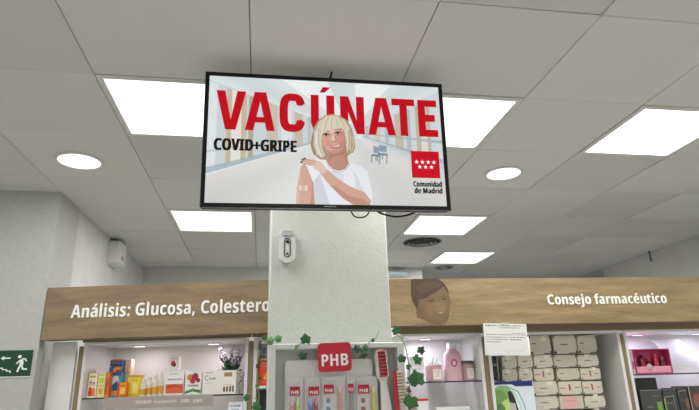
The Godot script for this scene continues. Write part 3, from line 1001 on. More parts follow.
	soft.resize(cw, chh, Image.INTERPOLATE_CUBIC)
	for y in chh:
		for x in cw:
			if cut.get_pixel(x, y) != sharp_back.get_pixel(x, y):
				im.set_pixel(x0 + x, yy0 + y, soft.get_pixel(x, y))
	return ImageTexture.create_from_image(im)

func build_television() -> void:
	var k := 0.847
	var W := 1.11 * k
	var H := W / 1.75
	var black := mat(Color(0.10, 0.10, 0.105), 0.4, 0.35)
	var t := thing("television", "black flat television showing a red VACÚNATE vaccination poster, hung before column", "television", Vector3(0.284 * k, EYE + 1.043 * k, -2.242 * k))
	t.rotation = Vector3(deg_to_rad(3.2), deg_to_rad(0.2), deg_to_rad(0.5))
	var b := 0.016
	var low := 0.017
	part("back_shell", extrude(rounded(W - 0.004, H - 0.004, 0.006), 0.03), black, t, Vector3(0, 0, -0.034))
	part("electronics_hump", box(Vector3(W * 0.6, H * 0.55, 0.035), 0.008, Vector3(0, -H * 0.12, -0.05)), black, t)
	var fr := begin()
	for s in [-1.0, 1.0]:
		add_box(fr, Vector3(s * (W / 2 - b / 2), 0, 0), Vector3(b, H, 0.014), 0.002)
	add_box(fr, Vector3(0, H / 2 - b / 2, 0), Vector3(W - b * 2, b, 0.014), 0.002)
	part("bezel", fr.commit(), black, t)
	part("lower_bezel", box(Vector3(W, low, 0.018), 0.003, Vector3(0, -H / 2 + low / 2, 0.001)), mat(Color(0.12, 0.12, 0.125), 0.35, 0.35), t)
	part("chrome_lip", box(Vector3(W * 0.985, 0.0035, 0.006), 0.001, Vector3(0, -H / 2 - 0.0005, 0.006)), mat(Color(0.45, 0.46, 0.47), 0.25, 0.5, 0.6), t)
	part("badge", box(Vector3(0.045, 0.004, 0.002), 0.0005, Vector3(0.0, -H / 2 + low / 2, 0.0105)), mat(Color(0.6, 0.6, 0.6), 0.3), t)
	var sw := W - b * 2
	var sh := H - b - low
	var m := StandardMaterial3D.new()
	m.albedo_color = Color(0.02, 0.02, 0.02)
	m.roughness = 0.25
	m.metallic_specular = 0.3
	m.emission_enabled = true
	m.emission_operator = BaseMaterial3D.EMISSION_OP_MULTIPLY
	m.emission = Color(1, 1, 1)
	m.emission_texture = corridor_picture()
	m.emission_energy_multiplier = 0.92
	m.texture_repeat = false
	part("screen", print_quad(sw, sh), m, t, Vector3(0, -H / 2 + low, 0.003))
	# mount on the column
	var mt := thing("television_mount", "black steel bracket fixing the television to the column", "bracket", Vector3(0.284 * k, EYE + 0.99, -2.598))
	part("wall_plate", box(Vector3(0.22, 0.16, 0.012), 0.002, Vector3(0, 0, 0.007)), black, mt)
	part("arm", box(Vector3(0.05, 0.05, 0.60), 0.004, Vector3(0, 0, 0.31)), black, mt)
	part("tv_plate", box(Vector3(0.24, 0.18, 0.008), 0.002, Vector3(0, 0, 0.61)), black, mt)
	# cables: a tail to the ceiling above, two loops below
	var p := on_z(330, 79, -1.935)
	var top := on_z(332, 70, -1.94)
	var st := begin()
	add_tube(st, curve([p + Vector3(0, -0.10, 0.0), p, p + Vector3(0.004, 0.012, 0), top + Vector3(0.002, 0, 0), Vector3(top.x + 0.012, CEIL + 0.004, top.z + 0.004)]), 0.004)
	var o := part("aerial_cable", st.commit(), black, self)
	tag(o, "short black cable from the television's upper edge into the ceiling", "cable")
	var z := -2.0
	o = part("looped_cable", tube(curve([on_z(347, 200, z), on_z(351, 211, z), on_z(355, 216.5, z), on_z(362, 217.5, z), on_z(368, 214, z), on_z(371, 203, z)]), 0.003), black, self)
	tag(o, "thin black cable hanging in a small loop under the television", "cable")
	o = part("sagging_cable", tube(curve([on_z(371, 200, z), on_z(376, 210, z), on_z(385, 214.5, z), on_z(397, 216.5, z), on_z(409, 214.5, z), on_z(417, 210, z), on_z(420, 200, z)]), 0.0045), black, self)
	tag(o, "thicker black cable sagging in a wide shallow bow under the television", "cable")

# ---------------------------------------------------------------- sign, alarm, sensor
func build_wall_fittings() -> void:
	var g := hex("0d4029")
	var w := hex("e6efe6")
	var im := Image.create(320, 160, false, Image.FORMAT_RGB8)
	im.fill(g)
	# arrow, flight of stairs and running figure
	p_line(im, [[0.53, 0.30], [0.645, 0.30]], 0.045, w)
	p_poly(im, [[0.485, 0.30], [0.545, 0.21], [0.545, 0.39]], w)
	p_line(im, [[0.40, 0.60], [0.47, 0.62], [0.47, 0.67], [0.54, 0.68], [0.54, 0.73], [0.61, 0.74], [0.61, 0.79], [0.675, 0.80], [0.675, 0.87]], 0.04, w)
	p_oval(im, 0.790, 0.25, 0.031, 0.062, w)
	p_line(im, [[0.82, 0.36], [0.835, 0.50], [0.830, 0.58]], 0.12, w)
	p_line(im, [[0.81, 0.37], [0.775, 0.46], [0.752, 0.53]], 0.05, w)
	p_line(im, [[0.83, 0.34], [0.885, 0.34], [0.905, 0.43]], 0.05, w)
	p_line(im, [[0.825, 0.58], [0.800, 0.68], [0.785, 0.84]], 0.065, w)
	p_line(im, [[0.84, 0.58], [0.865, 0.73], [0.935, 0.73]], 0.06, w)
	var a := on_z(33.5, 350, PART_Z)
	var b := on_z(30.5, 376, PART_Z)
	var h := a.y - b.y
	var sw := 0.335
	var t := thing("exit_sign", "green emergency exit sign with white running figure and arrow", "sign", Vector3(a.x - sw / 2 + 0.004, b.y, PART_Z + 0.001))
	part("plate", box(Vector3(sw, h + 0.006, 0.004), 0.0, Vector3(0, h / 2 - 0.003, 0.002)), mat(Color(0.86, 0.88, 0.86), 0.4), t)
	part("pictogram", print_quad(sw, h), textured(ImageTexture.create_from_image(im), 0.4), t, Vector3(0, 0, 0.0045))
	# alarm siren box on the side wall under the ceiling
	var c := on_z(111, 248, -4.55)
	t = thing("alarm_box", "white rounded alarm box mounted on the side wall under ceiling", "alarm box", Vector3(-1.266, c.y - 0.10, -4.78), PI / 2 - 0.036)
	var white := mat(Color(0.84, 0.84, 0.83), 0.4)
	part("body", extrude(rounded(0.22, 0.20, 0.03, 6, Vector2(0, 0.10)), 0.075), white, t)
	part("cover", extrude(rounded(0.195, 0.175, 0.03, 6, Vector2(0, 0.10)), 0.014), white, t, Vector3(0, 0, 0.075))
	part("sounder_grille", boxes([[Vector3(0, 0.05, 0.0895), Vector3(0.08, 0.004, 0.002)], [Vector3(0, 0.062, 0.0895), Vector3(0.08, 0.004, 0.002)], [Vector3(0, 0.074, 0.0895), Vector3(0.08, 0.004, 0.002)]], 0.0), mat(Color(0.35, 0.35, 0.35), 0.6), t)
	# climate sensor on the column
	var p := on_z(287, 263.5, -2.6)
	var q := on_z(287, 230.5, -2.6)
	var H := q.y - p.y
	t = thing("climate_sensor", "small white rounded sensor with black oval outline on column", "sensor", Vector3(p.x, p.y, -2.5985))
	part("body", extrude(rounded(0.078, H, 0.036, 8, Vector2(0, H / 2)), 0.026), mat(Color(0.80, 0.81, 0.79), 0.35), t)
	part("cap", extrude(rounded(0.056, 0.026, 0.012, 8, Vector2(0, H - 0.020)), 0.006), mat(Color(0.68, 0.69, 0.68), 0.3), t, Vector3(0, 0, 0.026))
	var ring := []
	for k in 33:
		var an := TAU * (k % 32 + 0.5) / 32.0
		ring.append(Vector3(cos(an) * 0.014, H * 0.44 + signf(sin(an)) * 0.031 + sin(an) * 0.015, 0.0265))
	part("oval_outline", tube(ring, 0.0022, 6), mat(Color(0.08, 0.08, 0.08), 0.4), t)
	part("lens", lathe([[0.0, 0.008], [0.007, 0.007], [0.009, 0.0]], 16), mat(Color(0.04, 0.04, 0.04), 0.15), t, Vector3(0, H * 0.44 + 0.03, 0.026), Vector3(PI / 2, 0, 0))
	part("button", lathe([[0.0, 0.005], [0.005, 0.004], [0.006, 0.0]], 16), mat(Color(0.25, 0.25, 0.25), 0.3), t, Vector3(0, H * 0.44 - 0.03, 0.026), Vector3(PI / 2, 0, 0))
	# emergency light on the rear wall, beside the column
	p = on_z(397, 277, BACK_Z)
	t = thing("emergency_light", "white tubular emergency light on the rear wall above fascia", "light fitting", Vector3(p.x, p.y, BACK_Z + 0.001))
	part("base", box(Vector3(0.22, 0.07, 0.03), 0.004, Vector3(0, 0.035, 0.015)), mat(Color(0.82, 0.83, 0.83), 0.4), t)
	part("tube_cover", tube([Vector3(-0.10, 0.035, 0.04), Vector3(0.10, 0.035, 0.04)], 0.024, 14), mat(Color(0.80, 0.86, 0.88), 0.2), t)
	# bracket on the right wall
	p = on_z(650, 251, -4.95)
	t = thing("wall_bracket", "small grey metal bracket on the plain right wall under ceiling", "bracket", Vector3(WALL_R - 0.001, p.y, -4.95), -PI / 2)
	var grey := mat(Color(0.36, 0.36, 0.36), 0.5)
	part("plate", box(Vector3(0.05, 0.06, 0.008), 0.001, Vector3(0, 0.03, 0.005)), grey, t)
	part("arm", box(Vector3(0.02, 0.02, 0.06), 0.002, Vector3(0, 0.045, 0.035)), grey, t)
	part("stem", tube([Vector3(0, 0.05, 0.055), Vector3(0.004, -0.11, 0.055)], 0.009, 8), grey, t)

# ---------------------------------------------------------------- toothbrush display before the column
var DZ := -2.40     # front of the display case

func leaf_mesh(size: float, sd: int) -> ArrayMesh:
	var r := RandomNumberGenerator.new()
	r.seed = sd
	var st := begin()
	var tips := [[-90, 0.38], [-62, 0.72], [-30, 0.84], [-4, 0.70], [24, 0.98], [46, 0.74], [68, 0.80], [90, 1.0], [112, 0.80], [134, 0.74], [156, 0.98], [184, 0.70], [210, 0.84], [242, 0.72]]
	var pts := []
	for k in tips:
		var a := deg_to_rad(k[0])
		var q: float = k[1] * (0.92 + 0.16 * r.randf()) * size * 0.58
		pts.append(Vector3(cos(a) * q, sin(a) * q, -0.18 * q * absf(cos(a)) + 0.06 * size * (r.randf() - 0.5)))
	var c := Vector3(0, -0.05 * size, 0.05 * size)
	for i in pts.size():
		face(st, [c, pts[i], pts[(i + 1) % pts.size()]], Vector3(c.x, c.y, -10))
	return st.commit()

func build_display() -> void:
	var white := mat(Color(0.82, 0.83, 0.82), 0.4)
	var x0 := on_z(268, 380, DZ).x
	var x1 := on_z(405.5, 380, DZ).x
	var w := x1 - x0
	var top := on_z(336, 343, DZ).y
	var d := 0.19
	var t := thing("display_case", "white open display case for toothbrushes standing against the column", "display case", Vector3((x0 + x1) / 2, 0, DZ))
	var fwid := 0.030
	for s in [-1.0, 1.0]:
		part("side_panel", box(Vector3(fwid, top, d), 0.003, Vector3(s * (w / 2 - fwid / 2), top / 2, -d / 2)), white, t)
	part("top_panel", box(Vector3(w - fwid * 2, 0.022, d), 0.003, Vector3(0, top - 0.011, -d / 2)), white, t)
	part("back_panel", box(Vector3(w - fwid * 2, top - 0.03, 0.01), 0.0, Vector3(0, top / 2, -0.085)), mat(Color(0.80, 0.82, 0.79), 0.6), t)
	part("shelf", box(Vector3(w - fwid * 2, 0.02, 0.078), 0.002, Vector3(0, EYE - 0.32, -0.040)), white, t)
	part("lower_shelf", box(Vector3(w - fwid * 2, 0.02, 0.078), 0.002, Vector3(0, 0.10, -0.040)), white, t)
	# white backing card inside
	var cz := DZ - 0.042
	var ca := on_z(285, 360.5, cz)
	var cb := on_z(372, 360.5, cz)
	var base_y := EYE - 0.309
	var cw := cb.x - ca.x
	var ch := ca.y - base_y
	var card := part("backing_card", extrude(rounded(cw, ch, 0.018, 6, Vector2(0, ch / 2)), 0.008), mat(Color(0.86, 0.86, 0.85), 0.5), self, Vector3((ca.x + cb.x) / 2, base_y, cz - 0.008))
	tag(card, "large white rounded card inside display case behind the brush packs", "card")
	# red square sign above
	var sz := DZ + 0.004
	var sa := on_z(318.5, 372, sz)
	var sb := on_z(351, 342.5, sz)
	var sw := sb.x - sa.x
	var sh := sb.y - sa.y
	t = thing("brand_sign", "square red sign with white letters on the display case's top edge", "sign", Vector3((sa.x + sb.x) / 2, sa.y, sz - 0.003))
	t.rotation.z = 0.03
	var red := mat(hex("c01d33"), 0.35)
	part("plate", extrude(rounded(sw, sh, 0.014, 6, Vector2(0, sh / 2)), 0.010), red, t)
	var tm := letters("PHB", font_bold, sh * 0.40, 0.003)
	var lo := part("lettering", tm, mat(Color(0.93, 0.93, 0.93), 0.4), t)
	var bb := tm.get_aabb()
	lo.scale = Vector3(sw * 0.80 / bb.size.x, 1, 1)
	lo.position = Vector3(-bb.get_center().x * lo.scale.x, sh * 0.30 - bb.size.y / 2 - bb.position.y + 0.012, 0.0115)
	# blister packs hanging before the card
	var film := clear(Color(0.97, 0.98, 0.98), 0.05, 0.08)
	var label_tex := paint(96, 84, hex("b51f36"), [["t", "PHB", 0.12, 0.45, 0.88, 0.85, Color(0.95, 0.95, 0.95)]])
	var packs := [
		{"x0": 287, "x1": 303, "y": 377, "lab": [289.5, 299.5, 387, 396], "brushes": [[292.3, "e08fa6"], [297.5, "b9c94f"]], "label": "blister pack of pink and lime green toothbrushes"},
		{"x0": 304.5, "x1": 320, "y": 377, "lab": [308, 318.5, 387, 396], "brushes": [[310.2, "6679c4"], [315.6, "b32a56"]], "label": "blister pack of blue and crimson toothbrushes"},
		{"x0": 321.5, "x1": 345, "y": 376, "lab": [323, 333, 385, 394], "brushes": [[339.5, "dd9a80"]], "marks": "6d8db0", "label": "blister pack with an orange brush and blue tooth marks"},
		{"x0": 346.5, "x1": 355, "y": 376, "lab": [347, 352.5, 384, 393], "brushes": [[351, "8a8f93"]], "label": "slim blister pack holding one grey toothbrush"},
		{"x0": 356, "x1": 377, "y": 376, "lab": [357, 368, 385, 394], "brushes": [[373, "d9cf63"]], "marks": "a24a5a", "label": "blister pack with a yellow brush and red tooth marks"}]
	var pz := cz + 0.004
	for k in packs:
		var xm: float = (k.x0 + k.x1) / 2.0
		var p := on_z(xm, k.y, pz)
		var pw := on_z(k.x1, k.y, pz).x - on_z(k.x0, k.y, pz).x
		var ph := p.y - base_y - 0.002
		t = thing("toothbrush_pack", k.label, "toothbrush pack", Vector3(p.x, base_y + 0.001, pz), 0.0, "toothbrush packs in the display case")
		part("card_back", extrude(rounded(pw, ph, minf(0.012, pw * 0.2), 4, Vector2(0, ph / 2)), 0.0015), mat(Color(0.86, 0.86, 0.86), 0.4), t)
		var lx0: float = on_z(k.lab[0], k.lab[2], pz).x - p.x
		var lx1: float = on_z(k.lab[1], k.lab[2], pz).x - p.x
		var ly1: float = on_z(k.lab[0], k.lab[2], pz).y - base_y
		var ly0: float = on_z(k.lab[0], k.lab[3], pz).y - base_y
		part("red_label", print_quad(lx1 - lx0, ly1 - ly0), textured(label_tex, 0.4), t, Vector3((lx0 + lx1) / 2, ly0, 0.026))
		for q in k.brushes:
			var bx: float = on_z(q[0], 400, pz).x - p.x
			var wide: bool = k.brushes.size() == 1
			var by := ph - (0.055 if wide else 0.10)
			var bm := mat(hex(q[1]), 0.3)
			var br := part("toothbrush", tube([Vector3(bx, 0.01, 0.012), Vector3(bx, by * 0.55, 0.012), Vector3(bx, by * 0.8, 0.012), Vector3(bx, by, 0.012)], 0.0105, 10, 0.0085), bm, t)
			part("bristles", box(Vector3(0.011, 0.028, 0.012), 0.001, Vector3(bx, by + 0.002, 0.019)), mat(hex(q[1]).lightened(0.45), 0.8), br)
		if k.has("marks"):
			for i in 2:
				part("tooth_mark", extrude(rounded(0.018, 0.020, 0.006, 3, Vector2((lx0 + lx1) / 2, ly0 - 0.028 - i * 0.034)), 0.001), mat(hex(k.marks), 0.5), t, Vector3(0, 0, 0.0022))
		# clear dome
		var dome := begin()
		add_box(dome, Vector3(0, ph / 2 - 0.004, 0.0140), Vector3(pw - 0.008, ph - 0.022, 0.024), 0.006)
		part("clear_dome", dome.commit(), film, t)
	giant_brushes(base_y)
	build_ivy()

func giant_brushes(base_y: float) -> void:
	# white one with red bristle rows, turned to the front
	var z := DZ - 0.03
	var head := on_z(380.5, 362, z)
	var foot := Vector3(on_z(387, 410, z).x + 0.010, base_y + 0.004, z)
	var t := thing("giant_toothbrush", "oversized white toothbrush with red bristle rows beside the red sign", "toothbrush", foot)
	var lean := atan2(head.x - foot.x, head.y - foot.y)
	var L := head.distance_to(foot) + 0.055
	t.rotation = Vector3(0, 0, -lean)
	var white := mat(Color(0.90, 0.89, 0.88), 0.3)
	var outline := PackedVector2Array()
	var prof := [[0.022, 0.0], [0.026, 0.08], [0.022, 0.20], [0.017, L * 0.60], [0.013, L * 0.68], [0.016, L * 0.70], [0.024, L * 0.735], [0.026, L * 0.80], [0.026, L * 0.93], [0.021, L * 0.98], [0.010, L]]
	for q in prof:
		outline.append(Vector2(q[0], q[1]))
	for i in range(prof.size() - 1, -1, -1):
		outline.append(Vector2(-prof[i][0], prof[i][1]))
	part("handle", extrude(outline, 0.016), white, t)
	for i in 8:
		var y: float = L * 0.745 + i * (L * 0.225 / 7.0)
		part("bristle_row", box(Vector3(0.036, L * 0.016, 0.030), 0.002, Vector3(-0.001, y, 0.030)), mat(hex("b8303c"), 0.7), t)
	for s in [-1.0, 1.0]:
		part("bristle_edge", box(Vector3(0.005, L * 0.235, 0.026), 0.001, Vector3(s * 0.0195, L * 0.857, 0.028)), mat(hex("dfd3c6"), 0.8), t)
	# red one seen from the side, cream bristles pointing right
	z = DZ + 0.010
	head = on_z(394.5, 371, z)
	foot = Vector3(on_z(399, 410, z).x + 0.008, base_y, z)
	t = thing("giant_toothbrush", "oversized red toothbrush seen side-on with cream bristles", "toothbrush", foot)
	lean = atan2(head.x - foot.x, head.y - foot.y)
	L = head.distance_to(foot)
	t.rotation = Vector3(0, 0, -lean)
	var red := mat(hex("c0202e"), 0.3)
	part("handle", tube(curve([Vector3(0.006, 0.0, 0), Vector3(0.004, L * 0.25, 0), Vector3(0.0, L * 0.5, 0), Vector3(-0.006, L * 0.68, 0), Vector3(-0.003, L * 0.86, 0), Vector3(0.003, L, 0)]), 0.011, 12, 0.008), red, t)
	for i in 11:
		part("bristle_row", box(Vector3(0.034, 0.0085, 0.022), 0.001, Vector3(0.023, L * 0.62 + i * L * 0.36 / 10.0, 0)), mat(hex("d9cdb6") if i % 2 == 0 else hex("c9bda6"), 0.8), t)

func build_ivy() -> void:
	var stem_m := mat(hex("7c8f5a"), 0.6)
	var greens := [mat(hex("2a5a2c"), 0.45), mat(hex("356b33"), 0.45), mat(hex("1e4525"), 0.5), mat(hex("568a4c"), 0.5)]
	var zf := DZ + 0.025
	# [label, z, vine pixels, leaves [x, y, pixels across, turn, green]]
	var vines := [
		["ivy garland trailing down the case's post by the pink bottle bay", zf, [[391, 339], [399, 336], [405, 346], [408, 360], [410, 375], [409, 392], [410, 412]], [[397, 331, 10, 0.4, 1], [402, 358, 9, 2.6, 2], [421, 351, 9, -0.5, 2], [418, 359, 11, 2.4, 0], [417, 380, 17, 0.2, 0], [411, 401, 15, 2.9, 1], [409, 367, 6, 1.0, 1], [409, 390, 6, 2.0, 2]]],
		["ivy sprig hanging over the top edge beside the red sign", zf, [[294, 350], [300, 344], [305, 340], [310, 345]], [[305.5, 340, 11, 0.1, 0], [303, 355, 10, 2.7, 2], [297, 347, 4, 0.8, 3]]],
		["bare dark ivy twig leaning on the column above display case", zf, [[366, 345], [371, 341], [376, 338], [379, 330]], [[358, 349, 9, 0.6, 2], [363, 354, 10, 2.2, 2], [366, 348, 7, 1.2, 0], [373, 340, 4, 1.9, 2]]],
		["long pale ivy leaf spray beside the column's foot and orange carton", zf, [[262, 344], [268, 341], [275, 340], [282, 336]], [[271, 341, 9, 1.2, 3], [278, 339, 8, -1.2, 3], [265, 338, 6, 0.5, 1]]],
		["ivy strand climbing beside the orange carton and oak filler", zf - 0.03, [[256, 412], [259, 398], [258, 382], [257, 366], [260, 350]], [[247, 398, 8, 0.4, 0], [257, 406, 10, 2.0, 1], [258, 366, 5, 1.0, 2], [260, 378, 4, 2.0, 0], [257, 386, 4, 0.2, 1]]]]
	var n := 0
	for v in vines:
		var z: float = v[1]
		var first := on_z(v[2][0][0], v[2][0][1], z)
		var t := thing("ivy_garland", v[0], "ivy", first, 0.0, "ivy on the display case")
		var pts := []
		for q in v[2]:
			pts.append(on_z(q[0], q[1], z + rng.randf_range(-0.008, 0.008)) - first)
		part("stem", tube(curve(pts, 5), 0.0022, 6), stem_m, t)
		for q in v[3]:
			n += 1
			var p := on_z(q[0], q[1], z + 0.012)
			var size: float = on_z(q[0] + q[2], q[1], z).x - on_z(q[0], q[1], z).x
			var near: Vector3 = pts[0]
			var all := curve(pts, 5)
			for s in all:
				if s.distance_to(p - first) < near.distance_to(p - first):
					near = s
			var lf := part("leaf", leaf_mesh(size, n), greens[q[4]], t, p - first, Vector3(rng.randf_range(-0.3, 0.3), rng.randf_range(-0.4, 0.4), q[3]))
			var back := lf.transform.affine_inverse() * near
			part("leaf_stalk", tube(curve([back, back * 0.5 + Vector3(0, 0, -0.004), Vector3(0, 0, 0)], 3), 0.0012, 5), stem_m, lf)

# ---------------------------------------------------------------- cartons
func carton(called: String, label: String, category: String, b: Dictionary, r: Array, v: float, depth: float, shelf: float, side: Color, tex: Texture2D, group := "", turn := 0.0) -> Node3D:
	var ym: float = (r[1] + r[3]) / 2.0
	var l := hit(b, r[0], ym, v)
	var q := hit(b, r[2], ym, v)
	var top := hit(b, (r[0] + r[2]) / 2.0, r[1], v)
	l.x = maxf(l.x, lim[0])
	q.x = minf(q.x, lim[1])
	var w := q.x - l.x - 0.003
	var h := top.y - (EYE + shelf)
	var t := thing(called, label, category, at(b, (l.x + q.x) / 2, EYE + shelf + 0.0005, v), b.a + turn, group)
	part("body", box(Vector3(w, h, depth), 0.0015, Vector3(0, h / 2, -depth / 2)), mat(side, 0.45), t)
	if tex:
		part("front_print", print_quad(w - 0.004, h - 0.004), textured(tex, 0.4), t, Vector3(0, 0.002, 0.0006))
	return t

func build_bay_remedies() -> void:
	lim = [0.236 * K + 0.004, 1.255 * K - 0.004]
	var S := -0.045 * K
	var g := "remedy cartons on the top shelf"
	var Y := hex("f0c83c")
	var O := hex("e8742c")
	var R := hex("dd3a24")
	var W := hex("efe9df")
	carton("carton", "white and yellow carton printed with two orange-red children", "carton", LB, [80, 373, 96.5, 400], 0.17, 0.07, S, W, paint(128, 208, hex("f2ead8"), [["r", 0.0, 0.0, 1.0, 0.06, hex("d9d7b0")], ["r", 0.08, 0.10, 0.92, 0.2, Y], ["m", 0.12, 0.11, 0.88, 0.19, hex("b98a1e")], ["m", 0.4, 0.25, 0.9, 0.29, hex("a89a80")], ["e", 0.32, 0.43, 0.17, 0.11, hex("8c3a22")], ["e", 0.32, 0.46, 0.13, 0.08, hex("eeb090")], ["e", 0.72, 0.46, 0.15, 0.10, hex("9c4a2a")], ["e", 0.72, 0.49, 0.11, 0.07, hex("eeb090")], ["p", [[0.08, 0.95], [0.12, 0.62], [0.32, 0.55], [0.52, 0.62], [0.55, 0.95]], R], ["p", [[0.52, 0.95], [0.55, 0.66], [0.72, 0.58], [0.92, 0.66], [0.95, 0.95]], O], ["r", 0.0, 0.95, 1.0, 1.0, hex("f3ede0")]]), g)
	carton("carton", "pale yellow and green carton beside the carton with two children", "carton", LB, [97, 373, 105, 400], 0.175, 0.06, S, hex("e3dc8e"), paint(64, 208, hex("e7de92"), [["r", 0, 0, 1, 0.16, hex("dfe3c0")], ["m", 0.1, 0.04, 0.9, 0.1, hex("7d8a4a")], ["r", 0.1, 0.2, 0.9, 0.42, hex("c6cf5a")], ["m", 0.1, 0.5, 0.8, 0.55, hex("6f7a3a")], ["e", 0.5, 0.75, 0.35, 0.14, hex("e0a850")]]), g)
	carton("carton", "slim orange and red carton with an upright blue stripe", "carton", LB, [105.3, 372, 109.3, 399], 0.17, 0.035, S, O, paint(48, 208, hex("e8842f"), [["r", 0.1, 0.25, 0.6, 0.9, hex("c63a22")], ["r", 0.65, 0.2, 0.9, 0.5, hex("3a5a9a")], ["m", 0.15, 0.3, 0.55, 0.36, Y]]), g)
	# a pile of three
	var t1 := carton("carton", "teal blue carton carrying two smaller boxes on top", "carton", LB, [109.5, 373, 121, 399], 0.21, 0.07, S, hex("3a9bb0"), paint(96, 180, hex("3fa3b8"), [["e", 0.45, 0.35, 0.35, 0.25, hex("d5e6e6")], ["p", [[0.2, 0.5], [0.7, 0.3], [0.8, 0.7], [0.4, 0.9]], hex("1c5f96")], ["r", 0, 0, 1, 0.1, hex("27679a")], ["r", 0.1, 0.75, 0.9, 0.95, hex("e09a3a")]]), g)
	var h1 := hit(LB, 115, 373, 0.21).y - EYE + 0.001
	carton("carton", "flat blue and orange box lying on the teal carton", "carton", LB, [109, 366.3, 121.5, 373], 0.21, 0.07, h1, hex("3a5a92"), paint(128, 64, hex("d97f34"), [["p", [[0, 0], [0.5, 0], [0.2, 1], [0, 1]], hex("2d5a9c")], ["m", 0.4, 0.3, 0.9, 0.5, hex("f0d080")], ["r", 0.6, 0.6, 1, 1, hex("8b3a50")]]), g)
	var h2 := hit(LB, 115, 366.3, 0.21).y - EYE + 0.002
	carton("carton", "navy and orange box topmost on the teal carton's pile", "carton", LB, [110, 359.5, 122, 366], 0.21, 0.065, h2, hex("2c3a66"), paint(128, 64, hex("2f3f6e"), [["r", 0.0, 0.0, 1.0, 0.2, hex("c8652e")], ["m", 0.1, 0.4, 0.6, 0.7, hex("d88a4a")], ["e", 0.78, 0.6, 0.15, 0.3, hex("4d6fa8")]]), g)
	carton("carton", "tall plain peach carton behind the orange and yellow cartons", "carton", LB, [123.4, 359, 130, 395], 0.255, 0.05, S, hex("e9c8b4"), paint(64, 220, hex("ecd0bf"), [["r", 0, 0, 1, 0.05, hex("dcb8a0")], ["m", 0.15, 0.35, 0.85, 0.39, hex("b08a78")], ["r", 0.1, 0.6, 0.9, 0.75, hex("e2b89a")]]), g)
	carton("carton", "small orange carton in front of the tall peach carton", "carton", LB, [117, 382.5, 126.5, 398], 0.155, 0.03, S, O, paint(96, 128, hex("ee9a2a"), [["r", 0, 0, 0.2, 1, R], ["m", 0.28, 0.15, 0.9, 0.27, hex("9c3a14")], ["e", 0.6, 0.62, 0.28, 0.25, hex("f4c65a")], ["r", 0.3, 0.85, 0.95, 0.95, hex("c9441f")]]), g)
	carton("carton", "plain lemon yellow carton next to the baby jars", "carton", LB, [127, 375, 140, 396.5], 0.19, 0.06, S, hex("e9cf3a"), paint(112, 160, hex("efd53f"), [["r", 0, 0, 1, 0.1, hex("b8a63a")], ["m", 0.12, 0.2, 0.8, 0.27, hex("8e8a3a")], ["e", 0.62, 0.6, 0.25, 0.22, hex("f5e78a")], ["r", 0, 0.9, 1, 1, hex("d9b02a")]]), g)
	# small jars with amber labels
	var jar_spots := [[143.5, 379, 5.5, 0.17, 0], [149.5, 377, 5.5, 0.19, 1], [155.3, 375, 5.5, 0.19, 2], [161, 372.5, 5.8, 0.19, 3]]
	for k in jar_spots:
		var l := hit(LB, k[0] - k[2] / 2, 385, k[3])
		var q := hit(LB, k[0] + k[2] / 2, 385, k[3])
		var top := hit(LB, k[0], k[1], k[3]).y
		var r := (q.x - l.x) / 2
		var h: float = top - (EYE + S)
		var t := thing("small_bottle", ["shortest of four little white bottles with amber labels", "second shortest of four little white bottles with amber labels", "second tallest of four little white bottles with amber labels", "tallest of four little white bottles with amber labels"][k[4]], "bottle", at(LB, (l.x + q.x) / 2, EYE + S + 0.0005, k[3]), LB.a, "small white bottles with amber labels")
		part("body", lathe([[0.0, 0.0], [r * 0.95, 0.0], [r * 0.95, 0.0], [r, 0.004], [r, h * 0.62], [r * 0.85, h * 0.70], [r * 0.55, h * 0.74]], 20), mat(Color(0.88, 0.86, 0.80), 0.3), t)
		part("label_band", lathe([[r * 1.02, h * 0.10], [r * 1.02, h * 0.42]], 20), mat(hex("e2a53a"), 0.5), t)
		part("cap", lathe([[r * 0.6, h * 0.73], [r * 0.62, h * 0.73], [r * 0.62, h * 0.73], [r * 0.62, h * 0.96], [r * 0.5, h], [0.0, h]], 20), mat(hex("ddd9c4"), 0.4), t)
	# white cartons with flowers
	carton("carton", "tall white carton with a red flower and orange foot band", "carton", LB, [165.5, 370.5, 184, 393.5], 0.17, 0.06, S, W, paint(144, 180, hex("f0edea"), [["m", 0.15, 0.10, 0.7, 0.17, hex("b8a8a8")], ["m", 0.1, 0.32, 0.9, 0.40, hex("8a7a7a")], ["r", 0, 0.55, 1, 0.93, hex("dd6a42")], ["p", [[0, 0.62], [0.4, 0.56], [1, 0.66], [1, 0.75], [0.5, 0.68], [0, 0.74]], hex("c94a30")], ["r", 0, 0.93, 1, 1, hex("efe6e0")]]), g)
	var h3 := hit(LB, 174, 370.5, 0.17).y - EYE + 0.001
	carton("carton", "white box with a crimson rose standing on the orange-banded carton", "carton", LB, [169, 356.5, 179, 370.5], 0.18, 0.04, h3, W, paint(96, 128, hex("f2eef0"), [["e", 0.4, 0.5, 0.24, 0.2, hex("b81f3e")], ["e", 0.55, 0.62, 0.2, 0.15, hex("8f1730")], ["e", 0.33, 0.44, 0.1, 0.08, hex("d84a60")], ["m", 0.2, 0.1, 0.8, 0.18, hex("b0a0a8")]]), g)
	carton("carton", "white carton with dark red blossoms and green leaves", "carton", LB, [184.8, 371.5, 201.5, 392.5], 0.17, 0.06, S, W, paint(144, 176, hex("efece8"), [["e", 0.3, 0.25, 0.2, 0.14, hex("c4862e")], ["e", 0.62, 0.22, 0.2, 0.17, hex("9a2440")], ["e", 0.48, 0.4, 0.18, 0.13, hex("c23a4a")], ["e", 0.82, 0.38, 0.12, 0.1, hex("7d1f3a")], ["m", 0.2, 0.56, 0.85, 0.66, hex("58513c")], ["p", [[0, 0.86], [0.5, 0.74], [1, 0.82], [1, 0.94], [0.5, 0.86], [0, 0.97]], hex("3f8a4a")]]), g)
